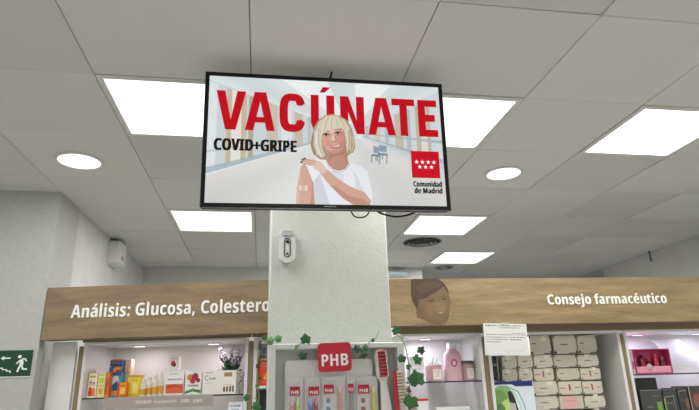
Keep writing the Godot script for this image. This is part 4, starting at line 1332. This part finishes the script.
	carton("carton", "wide white carton with four small brown vials drawn on it", "carton", LB, [202.5, 370.5, 236.5, 392], 0.165, 0.07, S, W, paint(256, 160, hex("f1eeea"), [["m", 0.06, 0.05, 0.28, 0.1, hex("8a8580")], ["l", [[0.16, 0.22], [0.09, 0.20], [0.06, 0.30], [0.09, 0.40], [0.16, 0.38]], 0.03, hex("8c867c")], ["m", 0.18, 0.28, 0.38, 0.39, hex("8c867c")], ["m", 0.06, 0.5, 0.3, 0.54, hex("b8b2aa")], ["r", 0.64, 0.08, 0.88, 0.26, hex("a58a5a")], ["r", 0.62, 0.72, 0.68, 0.92, hex("7a4a38")], ["r", 0.71, 0.70, 0.77, 0.92, hex("8a5a42")], ["r", 0.80, 0.68, 0.86, 0.92, hex("7a4a38")], ["r", 0.89, 0.66, 0.94, 0.92, hex("6a4030")], ["r", 0.635, 0.6, 0.665, 0.72, hex("c8b090")], ["r", 0.725, 0.58, 0.755, 0.70, hex("c8b090")], ["r", 0.815, 0.56, 0.845, 0.68, hex("c8b090")]]), g)
	# dark twig ornament at the right end
	var b0 := hit(LB, 241.5, 391, 0.25)
	var o := thing("twig_ornament", "thin dark twig ornament leaning beside the wide white carton", "ornament", at(LB, b0.x, EYE + S + 0.001, 0.25), LB.a)
	var dark := mat(hex("4b4640"), 0.6)
	part("twig", tube(curve([Vector3(-0.01, 0.0, 0), Vector3(-0.018, 0.05, 0), Vector3(0.004, 0.09, 0), Vector3(0.016, 0.135, 0)]), 0.0022, 6), dark, o)
	for k in [[-0.012, 0.03, -0.034, 0.05], [-0.012, 0.062, 0.02, 0.07], [0.0, 0.085, -0.022, 0.105], [0.01, 0.115, 0.034, 0.13]]:
		part("side_twig", tube(curve([Vector3(k[0], k[1], 0), Vector3((k[0] + k[2]) / 2, (k[1] + k[3]) / 2 + 0.006, 0.002), Vector3(k[2], k[3], 0)]), 0.0016, 5), dark, o)
		part("bud", lathe([[0.0, -0.006], [0.004, -0.003], [0.005, 0.0], [0.003, 0.005], [0.0, 0.007]], 8), dark, o, Vector3(k[2], k[3], 0))
	# flowering plant behind the wide carton
	bouquet(hit(LB, 227, 385, 0.30).x)
	# price rail and the notice strip at the shelf edge
	var a := hit(LB, 104, 401, 0.118)
	var e := hit(LB, 213, 395, 0.118)
	var w := e.x - a.x
	var strip := thing("shelf_strip", "grey-brown translucent strip with pale print along the shelf edge", "shelf strip", at(LB, (a.x + e.x) / 2, EYE + S - 0.062, 0.118), LB.a)
	part("strip", box(Vector3(w, 0.062, 0.003), 0.0005, Vector3(0, 0.031, 0.0)), mat(hex("a39a94"), 0.35), strip)
	part("print", print_quad(w * 0.62, 0.03), textured(paint(512, 48, hex("a39a94"), [["m", 0.01, 0.15, 0.24, 0.85, hex("d9d4d0")], ["m", 0.28, 0.2, 0.62, 0.8, hex("cfc9c4")], ["m", 0.68, 0.1, 0.80, 0.85, hex("dcd7d2")], ["m", 0.86, 0.15, 0.99, 0.85, hex("dcd7d2")]]), 0.4), strip, Vector3(w * 0.10, 0.016, 0.0022))
	# white box just visible on the shelf below
	carton("carton", "white box with blue print on the shelf under the wide carton", "carton", LB, [227.5, 402, 243, 425], 0.18, 0.08, -0.40 * K, W, paint(96, 320, hex("eef0f2"), [["m", 0.15, 0.05, 0.85, 0.09, hex("4a5f8a")], ["m", 0.25, 0.12, 0.75, 0.15, hex("8090b0")]]), "")

func bouquet(u: float) -> void:
	var S := -0.045 * K
	var v := 0.33
	var t := thing("flowering_plant", "artificial plant with pale lilac flower spikes behind the wide white carton", "plant", at(LB, u, EYE + S + 0.0005, v), LB.a)
	part("pot", lathe([[0.0, 0.0], [0.045, 0.0], [0.045, 0.0], [0.06, 0.09], [0.062, 0.10], [0.056, 0.10], [0.052, 0.085], [0.0, 0.085]], 24), mat(Color(0.8, 0.8, 0.79), 0.4), t)
	var leafs := [mat(hex("4c6e4a"), 0.6), mat(hex("3c5a3e"), 0.6)]
	var petals := [mat(hex("c9c0cf"), 0.7), mat(hex("b3a5bd"), 0.7), mat(hex("d9d4d8"), 0.7)]
	var lf := begin()
	face(lf, [Vector3(0, 0, 0), Vector3(0.010, 0.025, 0.004), Vector3(0, 0.060, 0.012), Vector3(-0.010, 0.025, 0.004)], Vector3(0, 0.03, -5))
	var leaf := lf.commit()
	var fl := begin()
	for k in 5:
		var a := TAU * k / 5
		face(fl, [Vector3(0, 0, 0), Vector3(cos(a - 0.5) * 0.009, 0.004, sin(a - 0.5) * 0.009), Vector3(cos(a) * 0.012, 0.007, sin(a) * 0.012), Vector3(cos(a + 0.5) * 0.009, 0.004, sin(a + 0.5) * 0.009)], Vector3(0, -5, 0))
	var bloom := fl.commit()
	for i in 15:
		var an := rng.randf() * TAU
		var out := rng.randf_range(0.02, 0.10)
		var hgt := rng.randf_range(0.20, 0.285)
		var tip := Vector3(cos(an) * out * 1.15, hgt, sin(an) * out * 0.7)
		var path := curve([Vector3(cos(an) * 0.02, 0.08, sin(an) * 0.02), Vector3(tip.x * 0.5, hgt * 0.6, tip.z * 0.5), tip], 5)
		var s := part("stem", tube(path, 0.0018, 5), leafs[1], t)
		for k in 7:
			var p: Vector3 = path[2 + int(k * 0.8)]
			part("leaf", leaf, leafs[k % 2], s, p, Vector3(rng.randf_range(-0.9, 0.9), rng.randf() * TAU, rng.randf_range(-1.1, 1.1)))
		for k in 9:
			var p: Vector3 = (path[-1] as Vector3).lerp(path[-4], k / 9.0)
			part("blossom", bloom, petals[(k + i) % 3], s, p + Vector3(rng.randf_range(-0.010, 0.010), rng.randf_range(-0.004, 0.008), rng.randf_range(-0.010, 0.010)), Vector3(rng.randf_range(-1.2, 1.2), rng.randf() * TAU, rng.randf_range(-1.2, 1.2)))

func build_bay_narrow() -> void:
	lim = [1.33 * K + 0.004, 1.85 * K - 0.004]
	var S := -0.002 * K
	carton("carton", "bright orange-red carton with yellow flash half hidden by the display case", "carton", LB, [257, 357, 272, 386], 0.17, 0.08, S, hex("e5461f"), paint(112, 240, hex("ee4a20"), [["r", 0, 0, 1, 0.14, hex("7f8a4e")], ["m", 0.1, 0.04, 0.9, 0.1, hex("e8e0c0")], ["m", 0.15, 0.2, 0.8, 0.26, hex("f4b09a")], ["m", 0.1, 0.32, 0.7, 0.36, hex("f4c0aa")], ["p", [[0.3, 0.75], [0.6, 0.5], [0.95, 0.42], [0.9, 0.6], [0.7, 0.68], [0.9, 0.72], [0.45, 0.82]], hex("f5b42a")], ["m", 0.15, 0.88, 0.8, 0.92, hex("f4b09a")]]))
	var h := hit(LB, 262, 357, 0.17).y - EYE + 0.001
	carton("carton", "small slate grey box lying on the orange-red carton", "carton", LB, [257.5, 344, 270, 353], 0.18, 0.07, h, hex("8b979b"), paint(96, 72, hex("8e9a9e"), [["r", 0.4, 0.3, 0.5, 0.75, hex("3f484c")], ["m", 0.5, 0.35, 0.7, 0.5, hex("57636a")]]))
	carton("carton", "black carton on the lower shelf beneath the orange-red carton", "carton", LB, [257, 391, 271, 420], 0.17, 0.08, -0.40 * K, hex("222126"), null)

# ---------------------------------------------------------------- bay with the pink bottle
func build_bay_cosmetics() -> void:
	lim = [0.105 * K + 0.004, 0.604 * K - 0.004]
	var S := -0.005 * K
	var v := 0.24
	# pink lotion bottle with domed shoulders and white cap
	var l := hit(RB, 444, 365, v)
	var r := hit(RB, 461.5, 365, v)
	var H := hit(RB, 452, 343, v).y - (EYE + S)
	var w := r.x - l.x
	var t := thing("lotion_bottle", "large pink lotion bottle with a white cap and round magenta emblem", "bottle", at(RB, (l.x + r.x) / 2, EYE + S + 0.0005, v), RB.a)
	var R := w / 2
	var pink := mat(hex("e3b7c4"), 0.25)
	part("body", lathe([[0.0, 0.0], [R * 0.94, 0.0], [R * 0.94, 0.0], [R, 0.006], [R, H * 0.62], [R * 0.96, H * 0.68], [R * 0.80, H * 0.75], [R * 0.55, H * 0.80], [R * 0.45, H * 0.83], [R * 0.42, H * 0.84]], 36, 1.0, 0.62), pink, t)
	part("cap", lathe([[R * 0.40, H * 0.835], [R * 0.52, H * 0.835], [R * 0.52, H * 0.835], [R * 0.52, H * 0.975], [R * 0.46, H], [0.0, H]], 28), mat(Color(0.86, 0.86, 0.87), 0.3), t)
	var em := []
	for k in 25:
		var a := TAU * k / 24
		em.append(Vector3(cos(a) * 0.017, H * 0.46 + sin(a) * 0.019, R * 0.62 * sqrt(1 - pow(cos(a) * 0.017 / R, 2)) + 0.001))
	part("emblem_ring", tube(em, 0.0045, 6), mat(hex("c0508c"), 0.4), t)
	part("emblem_centre", extrude(rounded(0.018, 0.022, 0.008, 4, Vector2(0, H * 0.46)), 0.001), mat(hex("e9d3de"), 0.4), t, Vector3(0, 0, R * 0.62))
	# candle jars
	var glass_pink := mat(hex("c9a3a8"), 0.15)
	for k in [[426.5, 443, 365, "pink glass candle jar with a little plant growing behind it", false], [462.5, 478, 360.5, "pink glass candle jar with a dark lid next to shelf side", true]]:
		l = hit(RB, k[0], 373, v)
		r = hit(RB, k[1], 373, v)
		var h: float = hit(RB, (k[0] + k[1]) / 2, k[2], v).y - (EYE + S)
		r.x = minf(r.x, lim[1])
		var rad := (r.x - l.x) / 2
		var z := v + 0.02
		t = thing("candle_jar", k[3], "jar", at(RB, (l.x + r.x) / 2, EYE + S + 0.0005, z), RB.a, "candle jars beside the pink bottle")
		var gh: float = h if not k[4] else h * 0.84
		part("glass", lathe([[0.0, 0.0], [rad * 0.9, 0.0], [rad * 0.9, 0.0], [rad, 0.008], [rad, gh - 0.006], [rad * 0.96, gh], [rad * 0.92, gh], [rad * 0.90, gh * 0.75], [0.0, gh * 0.75]], 28), glass_pink, t)
		part("label", box(Vector3(rad * 1.05, gh * 0.62, 0.002), 0.0, Vector3(rad * 0.15, gh * 0.42, rad * 1.0)), mat(hex("e8dcd6"), 0.5), t)
		part("label_print", print_quad(rad * 0.9, gh * 0.5), textured(paint(96, 96, hex("e9ded8"), [["m", 0.15, 0.15, 0.85, 0.25, hex("b8938f")], ["r", 0.35, 0.38, 0.65, 0.62, hex("d5c0ba")], ["m", 0.2, 0.72, 0.8, 0.8, hex("c0a09c")]]), 0.5), t, Vector3(rad * 0.15, gh * 0.17, rad * 1.0 + 0.0015))
		if k[4]:
			part("lid", lathe([[rad * 0.9, gh - 0.002], [rad * 1.03, gh - 0.002], [rad * 1.03, gh - 0.002], [rad * 1.03, h - 0.003], [rad * 0.98, h], [0.0, h]], 28), mat(hex("6f6a68"), 0.4), t)
	# small silvery plant behind the left jar
	l = hit(RB, 434, 372, 0.36)
	t = thing("small_plant", "small silvery green plant standing behind the pink candle jar", "plant", at(RB, l.x, EYE + S + 0.0005, 0.40), RB.a)
	part("pot", lathe([[0.0, 0.0], [0.03, 0.0], [0.03, 0.0], [0.038, 0.06], [0.034, 0.06], [0.0, 0.055]], 20), mat(Color(0.8, 0.8, 0.8), 0.5), t)
	var g := [mat(hex("8fa58c"), 0.7), mat(hex("6d8a70"), 0.7), mat(hex("b5c3b2"), 0.7)]
	for i in 26:
		var an := rng.randf() * TAU
		var o := rng.randf_range(0.01, 0.055)
		var hh := rng.randf_range(0.11, 0.158)
		part("blade", tube(curve([Vector3(cos(an) * 0.012, 0.05, sin(an) * 0.012), Vector3(cos(an) * o * 0.6, hh * 0.75, sin(an) * o * 0.5), Vector3(cos(an) * o, hh, sin(an) * o * 0.7)], 4), 0.0028, 5, 0.0008), g[i % 3], t)
	# white cartons at the left, seen past the ivy
	carton("carton", "white box standing behind the ivy in the pink bottle bay", "carton", RB, [409, 365, 425, 381], 0.20, 0.08, S, hex("e6e4e6"), paint(96, 96, hex("e9e7ea"), [["m", 0.1, 0.2, 0.8, 0.28, hex("b5b0b8")], ["m", 0.1, 0.5, 0.6, 0.56, hex("c5c0c8")]]))
	var h4 := hit(RB, 417, 365, 0.20).y - EYE + 0.001
	carton("carton", "flat white box lying on the box behind the ivy", "carton", RB, [410, 356.5, 424, 365], 0.205, 0.08, h4, hex("e2e0e2"), null)
	# lower shelf: pink tube, red-lidded box, lace-edged tray
	l = hit(RB, 411.5, 398, 0.24)
	var low := -0.36 * K
	var th := hit(RB, 411.5, 386, 0.24).y - (EYE + low)
	t = thing("pink_tube", "tall soft pink tube on the lower shelf beneath the ivy", "tube", at(RB, l.x, EYE + low + 0.0005, 0.30), RB.a)
	part("tube", lathe([[0.0, 0.0], [0.022, 0.0], [0.022, 0.0], [0.025, 0.01], [0.025, th * 0.9], [0.020, th], [0.0, th]], 20), mat(hex("e6b9c0"), 0.35), t)
	part("cap", lathe([[0.026, 0.0], [0.026, 0.05], [0.024, 0.052]], 20), mat(Color(0.85, 0.85, 0.85), 0.35), t)
	t = carton("carton", "white box with a red lid on the pink bay's lower shelf", "carton", RB, [417, 401, 429, 420], 0.18, 0.08, low, hex("e8e4e2"), null)
	var lw := hit(RB, 429, 401, 0.18).x - hit(RB, 417, 401, 0.18).x
	part("red_lid", box(Vector3(lw + 0.002, 0.012, 0.085), 0.002, Vector3(0, hit(RB, 423, 401, 0.18).y - EYE - low + 0.006, -0.04)), mat(hex("cf3038"), 0.4), t)
	carton("gift_box", "wide white box with scalloped lace edge on the lower shelf", "box", RB, [437, 408, 470, 425], 0.2, 0.12, low, hex("e9e8e8"), null)
	var gb := hit(RB, 437, 408, 0.2)
	var gr := hit(RB, 470, 408, 0.2)
	var lace := get_node("gift_box")
	var st := begin()
	for i in 12:
		add_extrude(st, rounded((gr.x - gb.x) / 12.0, 0.018, 0.006, 3, Vector2((i - 5.5) * (gr.x - gb.x) / 12.0, gb.y - EYE - low - 0.004)), 0.002, 0.0012)
	part("lace_edge", st.commit(), mat(Color(0.93, 0.93, 0.93), 0.7), lace)

# ---------------------------------------------------------------- bay packed with pale cartons
func build_bay_cartons() -> void:
	lim = [0.68 * K + 0.004, 1.57 * K - 0.004]
	var v := 0.20
	var rows := [   # bottom and top in pixels, then [left, right, red print] of each carton
		[[354, 335, 0.0], [[529.5, 551, 0], [553, 577, 0], [577.5, 597, 0]]],
		[[367.5, 354.5, 0.0], [[502, 517, 0], [517.5, 533, 0], [533.5, 553, 0], [553.5, 577, 0], [577.5, 599, 0]]],
		[[380.5, 368, 0.0], [[502, 518, 0], [518.5, 533, 0], [533.5, 554, 1], [557, 580, 0], [580.5, 601, 1]]],
		[[395, 381, 0.0], [[502, 516, 0], [516.5, 531.5, 0], [532, 558, 0], [558.5, 582, 1], [582.5, 603, 1]]],
		[[409.5, 395.5, 0.0], [[502, 517, 0], [517.5, 532, 0], [532.5, 559, 0], [559.5, 584, 2], [584.5, 606, 0]]],
		[[424, 410, 0.0], [[502, 531, 0], [532, 560, 0], [560.5, 585, 0], [585.5, 608, 0]]]]
	var heights := []
	for r in rows:
		heights.append([hit(RB, 555, r[0][0], v).y - EYE, hit(RB, 555, r[0][1], v).y - EYE])
	var base := -0.34 * K
	var tones := [hex("c9c4b2"), hex("bfbba9"), hex("cdc8b8"), hex("c2bca6")]
	var gap_shade := hex("2c2a28")  # shade of the gaps between cartons, painted onto their front corners
	var tex := []
	for k in 3:
		tex.append(paint(160, 100, tones[k], [["r", 0.30, 0.46, 0.62, 0.52, hex("59554c")] if k != 1 else ["r", 0.1, 0.4, 0.3, 0.46, hex("59554c")], ["m", 0.05, 0.75, 0.4, 0.82, hex("a8a294")], ["r", 0.0, 0.86, 0.10, 1.0, gap_shade], ["r", 0.93, 0.84, 1.0, 1.0, gap_shade], ["r", 0.0, 0.0, 0.05, 0.14, gap_shade], ["r", 0.62, 0.95, 1.0, 1.0, gap_shade], ["r", 0.96, 0.0, 1.0, 0.2, gap_shade]]))
	var tex_red := paint(160, 100, tones[0], [["r", 0.04, 0.46, 0.30, 0.54, hex("b8505a")], ["r", 0.44, 0.2, 0.52, 0.7, hex("a83848")], ["r", 0.70, 0.44, 0.90, 0.5, hex("6a4a48")], ["r", 0.0, 0.9, 0.06, 1.0, gap_shade], ["r", 0.94, 0.9, 1.0, 1.0, gap_shade]])
	var tex_pink := paint(160, 100, tones[1], [["r", 0.15, 0.0, 0.75, 1.0, hex("dba7a4")], ["m", 0.2, 0.3, 0.7, 0.45, hex("c98a8a")]])
	var tape := mat(hex("ded9c8"), 0.25)
	var y := base
	for i in range(rows.size() - 1, -1, -1):
		var h0: float = y
		var h1: float = heights[i][1]
		if i == rows.size() - 1:
			h0 = base
		for k in rows[i][1]:
			var kind: int = k[2]
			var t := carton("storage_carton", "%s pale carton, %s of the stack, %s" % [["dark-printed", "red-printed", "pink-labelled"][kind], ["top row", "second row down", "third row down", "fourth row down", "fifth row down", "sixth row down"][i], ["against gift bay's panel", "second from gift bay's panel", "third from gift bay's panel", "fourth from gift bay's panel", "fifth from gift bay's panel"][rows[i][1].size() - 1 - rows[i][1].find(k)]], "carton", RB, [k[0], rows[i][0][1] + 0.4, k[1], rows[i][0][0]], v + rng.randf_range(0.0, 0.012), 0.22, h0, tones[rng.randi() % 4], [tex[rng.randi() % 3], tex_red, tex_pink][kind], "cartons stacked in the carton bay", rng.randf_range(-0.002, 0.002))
			# strip of clear tape over the flap
			var w: float = (hit(RB, k[1], 380, v).x - hit(RB, k[0], 380, v).x)
			if rng.randf() < 0.6:
				part("tape_strip", box(Vector3(w * 0.22, (h1 - h0) * 0.3, 0.0012), 0.0, Vector3(w * rng.randf_range(-0.2, 0.2), (h1 - h0) * 0.84, 0.0012)), tape, t)
		y = h1 + 0.0015
	# black crate end at the left, under the notice
	carton("storage_carton", "black crate end in the carton bay under the paper notice", "crate", RB, [488.5, 356, 499, 380], 0.19, 0.2, hit(RB, 494.8, 381.0, 0.19).y - EYE + 0.002, hex("1d1d1f"), paint(64, 128, hex("1d1d1f"), [["r", 0.0, 0.30, 1.0, 0.42, hex("63635f")], ["r", 0.86, 0, 1, 1, hex("8d8d88")]]))
	# left stack that carries the crate
	carton("storage_carton", "tall pale carton behind the blue-edged poster, carrying the black crate", "carton", RB, [488.5, 381.0, 501, 420], 0.19, 0.2, base, tones[1], null)
	# blue-topped poster leaning before the cartons
	var vp := 0.150
	var a := hit(RB, 490, 380, vp)
	var b := hit(RB, 532.5, 380, vp)
	a.x = maxf(a.x, lim[0])
	var pw := b.x - a.x
	var ph := a.y - (EYE - 0.34 * K) - 0.012
	var t := thing("poster", "white poster with a navy top band and green plant picture before the cartons", "poster", at(RB, (a.x + b.x) / 2, EYE - 0.34 * K + 0.001, vp), RB.a)
	part("board", box(Vector3(pw, ph, 0.004), 0.0, Vector3(0, ph / 2, -0.002)), mat(hex("dfe5ea"), 0.4), t)
	part("front_print", print_quad(pw, ph), textured(paint(220, 300, hex("dde5ec"), [["p", [[0, 0], [0.98, 0], [0.98, 0.10], [0.55, 0.10], [0.45, 0.055], [0, 0.06]], hex("28307a")], ["e", 0.20, 0.42, 0.32, 0.34, hex("8fb56a")], ["e", 0.12, 0.30, 0.18, 0.14, hex("6f9a4c")], ["e", 0.30, 0.5, 0.16, 0.16, hex("b7cf7e")], ["e", 0.10, 0.55, 0.14, 0.14, hex("557f3e")], ["l", [[0.3, 0.09], [0.6, 0.2], [0.72, 0.45], [0.74, 0.8]], 0.02, hex("6db38f")], ["l", [[0.25, 0.12], [0.5, 0.22], [0.62, 0.45], [0.62, 0.8]], 0.012, hex("9acbb0")], ["p", [[0.33, 0.20], [0.42, 0.18], [0.50, 0.33], [0.56, 0.55], [0.44, 0.6], [0.36, 0.42]], hex("2b2b2e")], ["p", [[0.36, 0.40], [0.5, 0.42], [0.52, 0.62], [0.36, 0.62]], hex("b9b6b4")], ["m", 0.1, 0.85, 0.9, 0.9, hex("5a6a8a")]]), 0.35), t, Vector3(0, 0, 0.0004))
	# paper notice taped to the fascia
	var p := hit(RB, 482, 324, -0.002)
	var q := hit(RB, 525, 324, -0.002)
	var bot := hit(RB, 505, 355.5, -0.002)
	var nw := q.x - p.x
	var nh: float = p.y - bot.y
	t = thing("paper_notice", "white printed sheet of paper hanging from the Consejo fascia's lower edge", "notice", at(RB, (p.x + q.x) / 2, bot.y, -0.004), RB.a)
	t.rotation.z = -0.035
	part("sheet", box(Vector3(nw, nh, 0.001), 0.0, Vector3(0, nh / 2, 0)), mat(hex("dcdcda"), 0.7), t)
	var g := hex("6b6b6b")
	part("front_print", print_quad(nw, nh), textured(paint(260, 190, hex("d2d2cf"), [["m", 0.04, 0.05, 0.92, 0.085, hex("3d3d3d")], ["m", 0.35, 0.12, 0.85, 0.15, g], ["m", 0.65, 0.29, 0.95, 0.315, g], ["m", 0.05, 0.34, 0.95, 0.37, g], ["m", 0.03, 0.42, 0.95, 0.45, g], ["m", 0.03, 0.49, 0.55, 0.52, g], ["m", 0.6, 0.49, 0.85, 0.53, hex("4a4a4a")], ["m", 0.04, 0.57, 0.40, 0.60, g], ["m", 0.45, 0.85, 0.9, 0.87, hex("a8a8a8")]]), 0.7), t, Vector3(0, 0, 0.0008))
	part("tape", box(Vector3(nw * 0.2, 0.018, 0.0012), 0.0, Vector3(0, nh - 0.003, 0.001)), clear(Color(0.9, 0.9, 0.85), 0.4, 0.2), t)

# ---------------------------------------------------------------- bay with pink gift boxes
func build_bay_gifts() -> void:
	lim = [1.64 * K + 0.004, 2.55 * K - 0.004]
	var S := 0.004 * K
	var rr := [hex("8f1f38"), hex("b3304c"), hex("6d1a2c")]
	# open-fronted magenta gift box with little bottles
	var v := 0.19
	var l := hit(RB, 634.5, 360, v)
	var r := hit(RB, 671, 360, v)
	var w := r.x - l.x
	var h: float = hit(RB, 652, 349, v).y - (EYE + S)
	var d := 0.07
	var t := thing("gift_set_box", "open magenta gift box showing small red bottles", "gift box", at(RB, (l.x + r.x) / 2, EYE + S + 0.0005, v), RB.a)
	var mag := mat(hex("c23a6e"), 0.35)
	var e := 0.006
	part("frame", boxes([[Vector3(-w / 2 + e / 2, h / 2, -d / 2), Vector3(e, h, d)], [Vector3(w / 2 - e / 2, h / 2, -d / 2), Vector3(e, h, d)], [Vector3(0, e / 2, -d / 2), Vector3(w, e, d)], [Vector3(0, h - e / 2, -d / 2), Vector3(w, e, d)], [Vector3(0, h / 2, -d + e / 2), Vector3(w, h, e)]]), mag, t)
	part("tray_front", box(Vector3(w - 2 * e, h * 0.26, 0.02), 0.002, Vector3(0, e + h * 0.13, -0.014)), mat(hex("e39ab4"), 0.4), t)
	for i in 5:
		var x := -w / 2 + w * (i + 0.6) / 5.2
		var rad := w * 0.068
		var bh: float = h * [0.62, 0.74, 0.60, 0.78, 0.66][i]
		var bt := part("bottle", lathe([[0.0, 0.0], [rad, 0.0], [rad, 0.0], [rad, bh * 0.68], [rad * 0.5, bh * 0.80], [rad * 0.45, bh * 0.82]], 16), mat([hex("7a2030"), hex("8f2a3c"), hex("5e1822"), hex("d02a44"), hex("7d3440")][i], 0.25), t, Vector3(x, e, -0.045))
		part("stopper", lathe([[rad * 0.5, bh * 0.80], [rad * 0.55, bh * 0.82], [rad * 0.55, bh], [0.0, bh]], 12), mat([hex("c9a2a8"), hex("2e1a20"), hex("b5474f"), hex("e05a6c"), hex("a58088")][i], 0.3), bt)
	part("medallion", lathe([[0.0, 0.006], [0.018, 0.005], [0.022, 0.0]], 20), mat(hex("d9a0aa"), 0.3), t, Vector3(-w * 0.12, h * 0.26, -0.003), Vector3(PI / 2, 0, 0))
	carton("carton", "slim dark violet carton next to the open magenta gift box", "carton", RB, [627.3, 350, 630.6, 372], 0.17, 0.06, S, hex("7a2a5e"), paint(32, 160, hex("84306a"), [["r", 0.2, 0.1, 0.8, 0.4, hex("c06a9a")], ["m", 0.2, 0.6, 0.9, 0.65, hex("d8a0c0")]]))
	carton("carton", "slim rose and white carton touching the open magenta gift box", "carton", RB, [631, 349, 634, 372], 0.17, 0.06, S, hex("d8a5bc"), paint(32, 160, hex("dcb0c4"), [["r", 0.1, 0.5, 0.9, 0.8, hex("9a3a68")], ["m", 0.2, 0.2, 0.8, 0.26, hex("a05a80")]]))
	# white card bent over in an arc
	l = hit(RB, 668, 352, 0.275)
	var card := thing("display_card", "tall white glossy card bent in an arc, bare front, in gift bay", "card", at(RB, l.x + 0.10, EYE + S + 0.0005, 0.275), RB.a)
	var st := begin()
	var hh: float = 0.235
	for i in 14:
		var t0 := i / 14.0
		var t1 := (i + 1) / 14.0
		var pos := func(k: float) -> Vector2: return Vector2(hh * sin(k * PI * 0.46) / sin(PI * 0.46), -0.16 * (1 - cos(k * PI * 0.46)))   # height, depth
		var a: Vector2 = pos.call(t0)
		var b: Vector2 = pos.call(t1)
		var w0 := 0.105
		var lean := -0.035
		face(st, [Vector3(-w0 + lean * t0, a.x, a.y), Vector3(w0 + lean * t0, a.x, a.y), Vector3(w0 + lean * t1, b.x, b.y), Vector3(-w0 + lean * t1, b.x, b.y)], Vector3(0, a.x - 0.5, a.y - 1.0))
		face(st, [Vector3(-w0 + lean * t0, a.x, a.y - 0.002), Vector3(w0 + lean * t0, a.x, a.y - 0.002), Vector3(w0 + lean * t1, b.x, b.y - 0.002), Vector3(-w0 + lean * t1, b.x, b.y - 0.002)], Vector3(0, a.x + 0.5, a.y + 1.0))
	part("sheet", st.commit(), mat(Color(0.88, 0.88, 0.90), 0.25), card)
	# dark boxes on the shelf below
	var low := -0.24 * K
	var dk := hex("3b3d3c")
	var face1 := paint(160, 160, hex("454746"), [["r", 0, 0, 1, 0.03, hex("8a8f8c")], ["m", 0.55, 0.25, 0.85, 0.31, hex("7a7d7a")], ["r", 0.72, 0.55, 0.95, 1.0, hex("74a03c")], ["m", 0.25, 0.75, 0.5, 0.8, hex("8a9a8a")]])
	var face2 := paint(160, 160, hex("404241"), [["l", [[0.1, 0.5], [0.1, 0.35], [0.75, 0.30], [0.75, 1.0]], 0.03, hex("9aa596")], ["r", 0.0, 0.4, 0.1, 1.0, hex("86b04a")], ["m", 0.2, 0.6, 0.6, 0.66, hex("8a928a")]])
	var face3 := paint(160, 160, hex("3a3b3b"), [["l", [[0.1, 0.3], [0.12, 0.12], [0.9, 0.1]], 0.025, hex("b0aaa4")], ["e", 0.8, 0.7, 0.18, 0.3, hex("7d5a4a")], ["m", 0.2, 0.5, 0.6, 0.55, hex("8a8682")]])
	var g := "dark boxes under the gift shelf"
	var h1 := hit(RB, 652, 389.5, 0.19).y - EYE
	carton("dark_box", "dark grey box with a green corner carrying the flat black box", "box", RB, [641.5, 389.5, 664, 420], 0.19, 0.16, low, dk, face1, g)
	carton("dark_box", "dark grey box with a pale outline and green edge", "box", RB, [664.5, 389, 679, 420], 0.19, 0.16, low, dk, face2, g)
	carton("dark_box", "dark box with a thin pale line and brown spot", "box", RB, [679.5, 388, 690, 420], 0.19, 0.16, low, dk, face3, g)
	carton("dark_box", "dark reddish box touching the one with brown spot", "box", RB, [690.5, 386, 712, 420], 0.19, 0.16, low, hex("403a39"), paint(160, 160, hex("45403e"), [["r", 0.0, 0.0, 0.05, 1.0, hex("a8968c")], ["e", 0.35, 0.6, 0.2, 0.3, hex("8a5a48")], ["m", 0.5, 0.25, 0.9, 0.3, hex("9a8a80")]]), g)
	carton("dark_box", "flat glossy black box lying on the green-cornered box", "box", RB, [633, 378, 657, 389], 0.20, 0.14, h1 + 0.001, hex("161717"), paint(160, 64, hex("151616"), [["m", 0.55, 0.3, 0.85, 0.42, hex("4a4c4a")], ["m", 0.6, 0.7, 0.95, 0.8, hex("3a3c3a")]]), g)
	carton("dark_box", "narrow black box wedged beside the oak filler under gift shelf", "box", RB, [633.5, 389.5, 640, 420], 0.20, 0.14, low, hex("1a1b1b"), null, g)
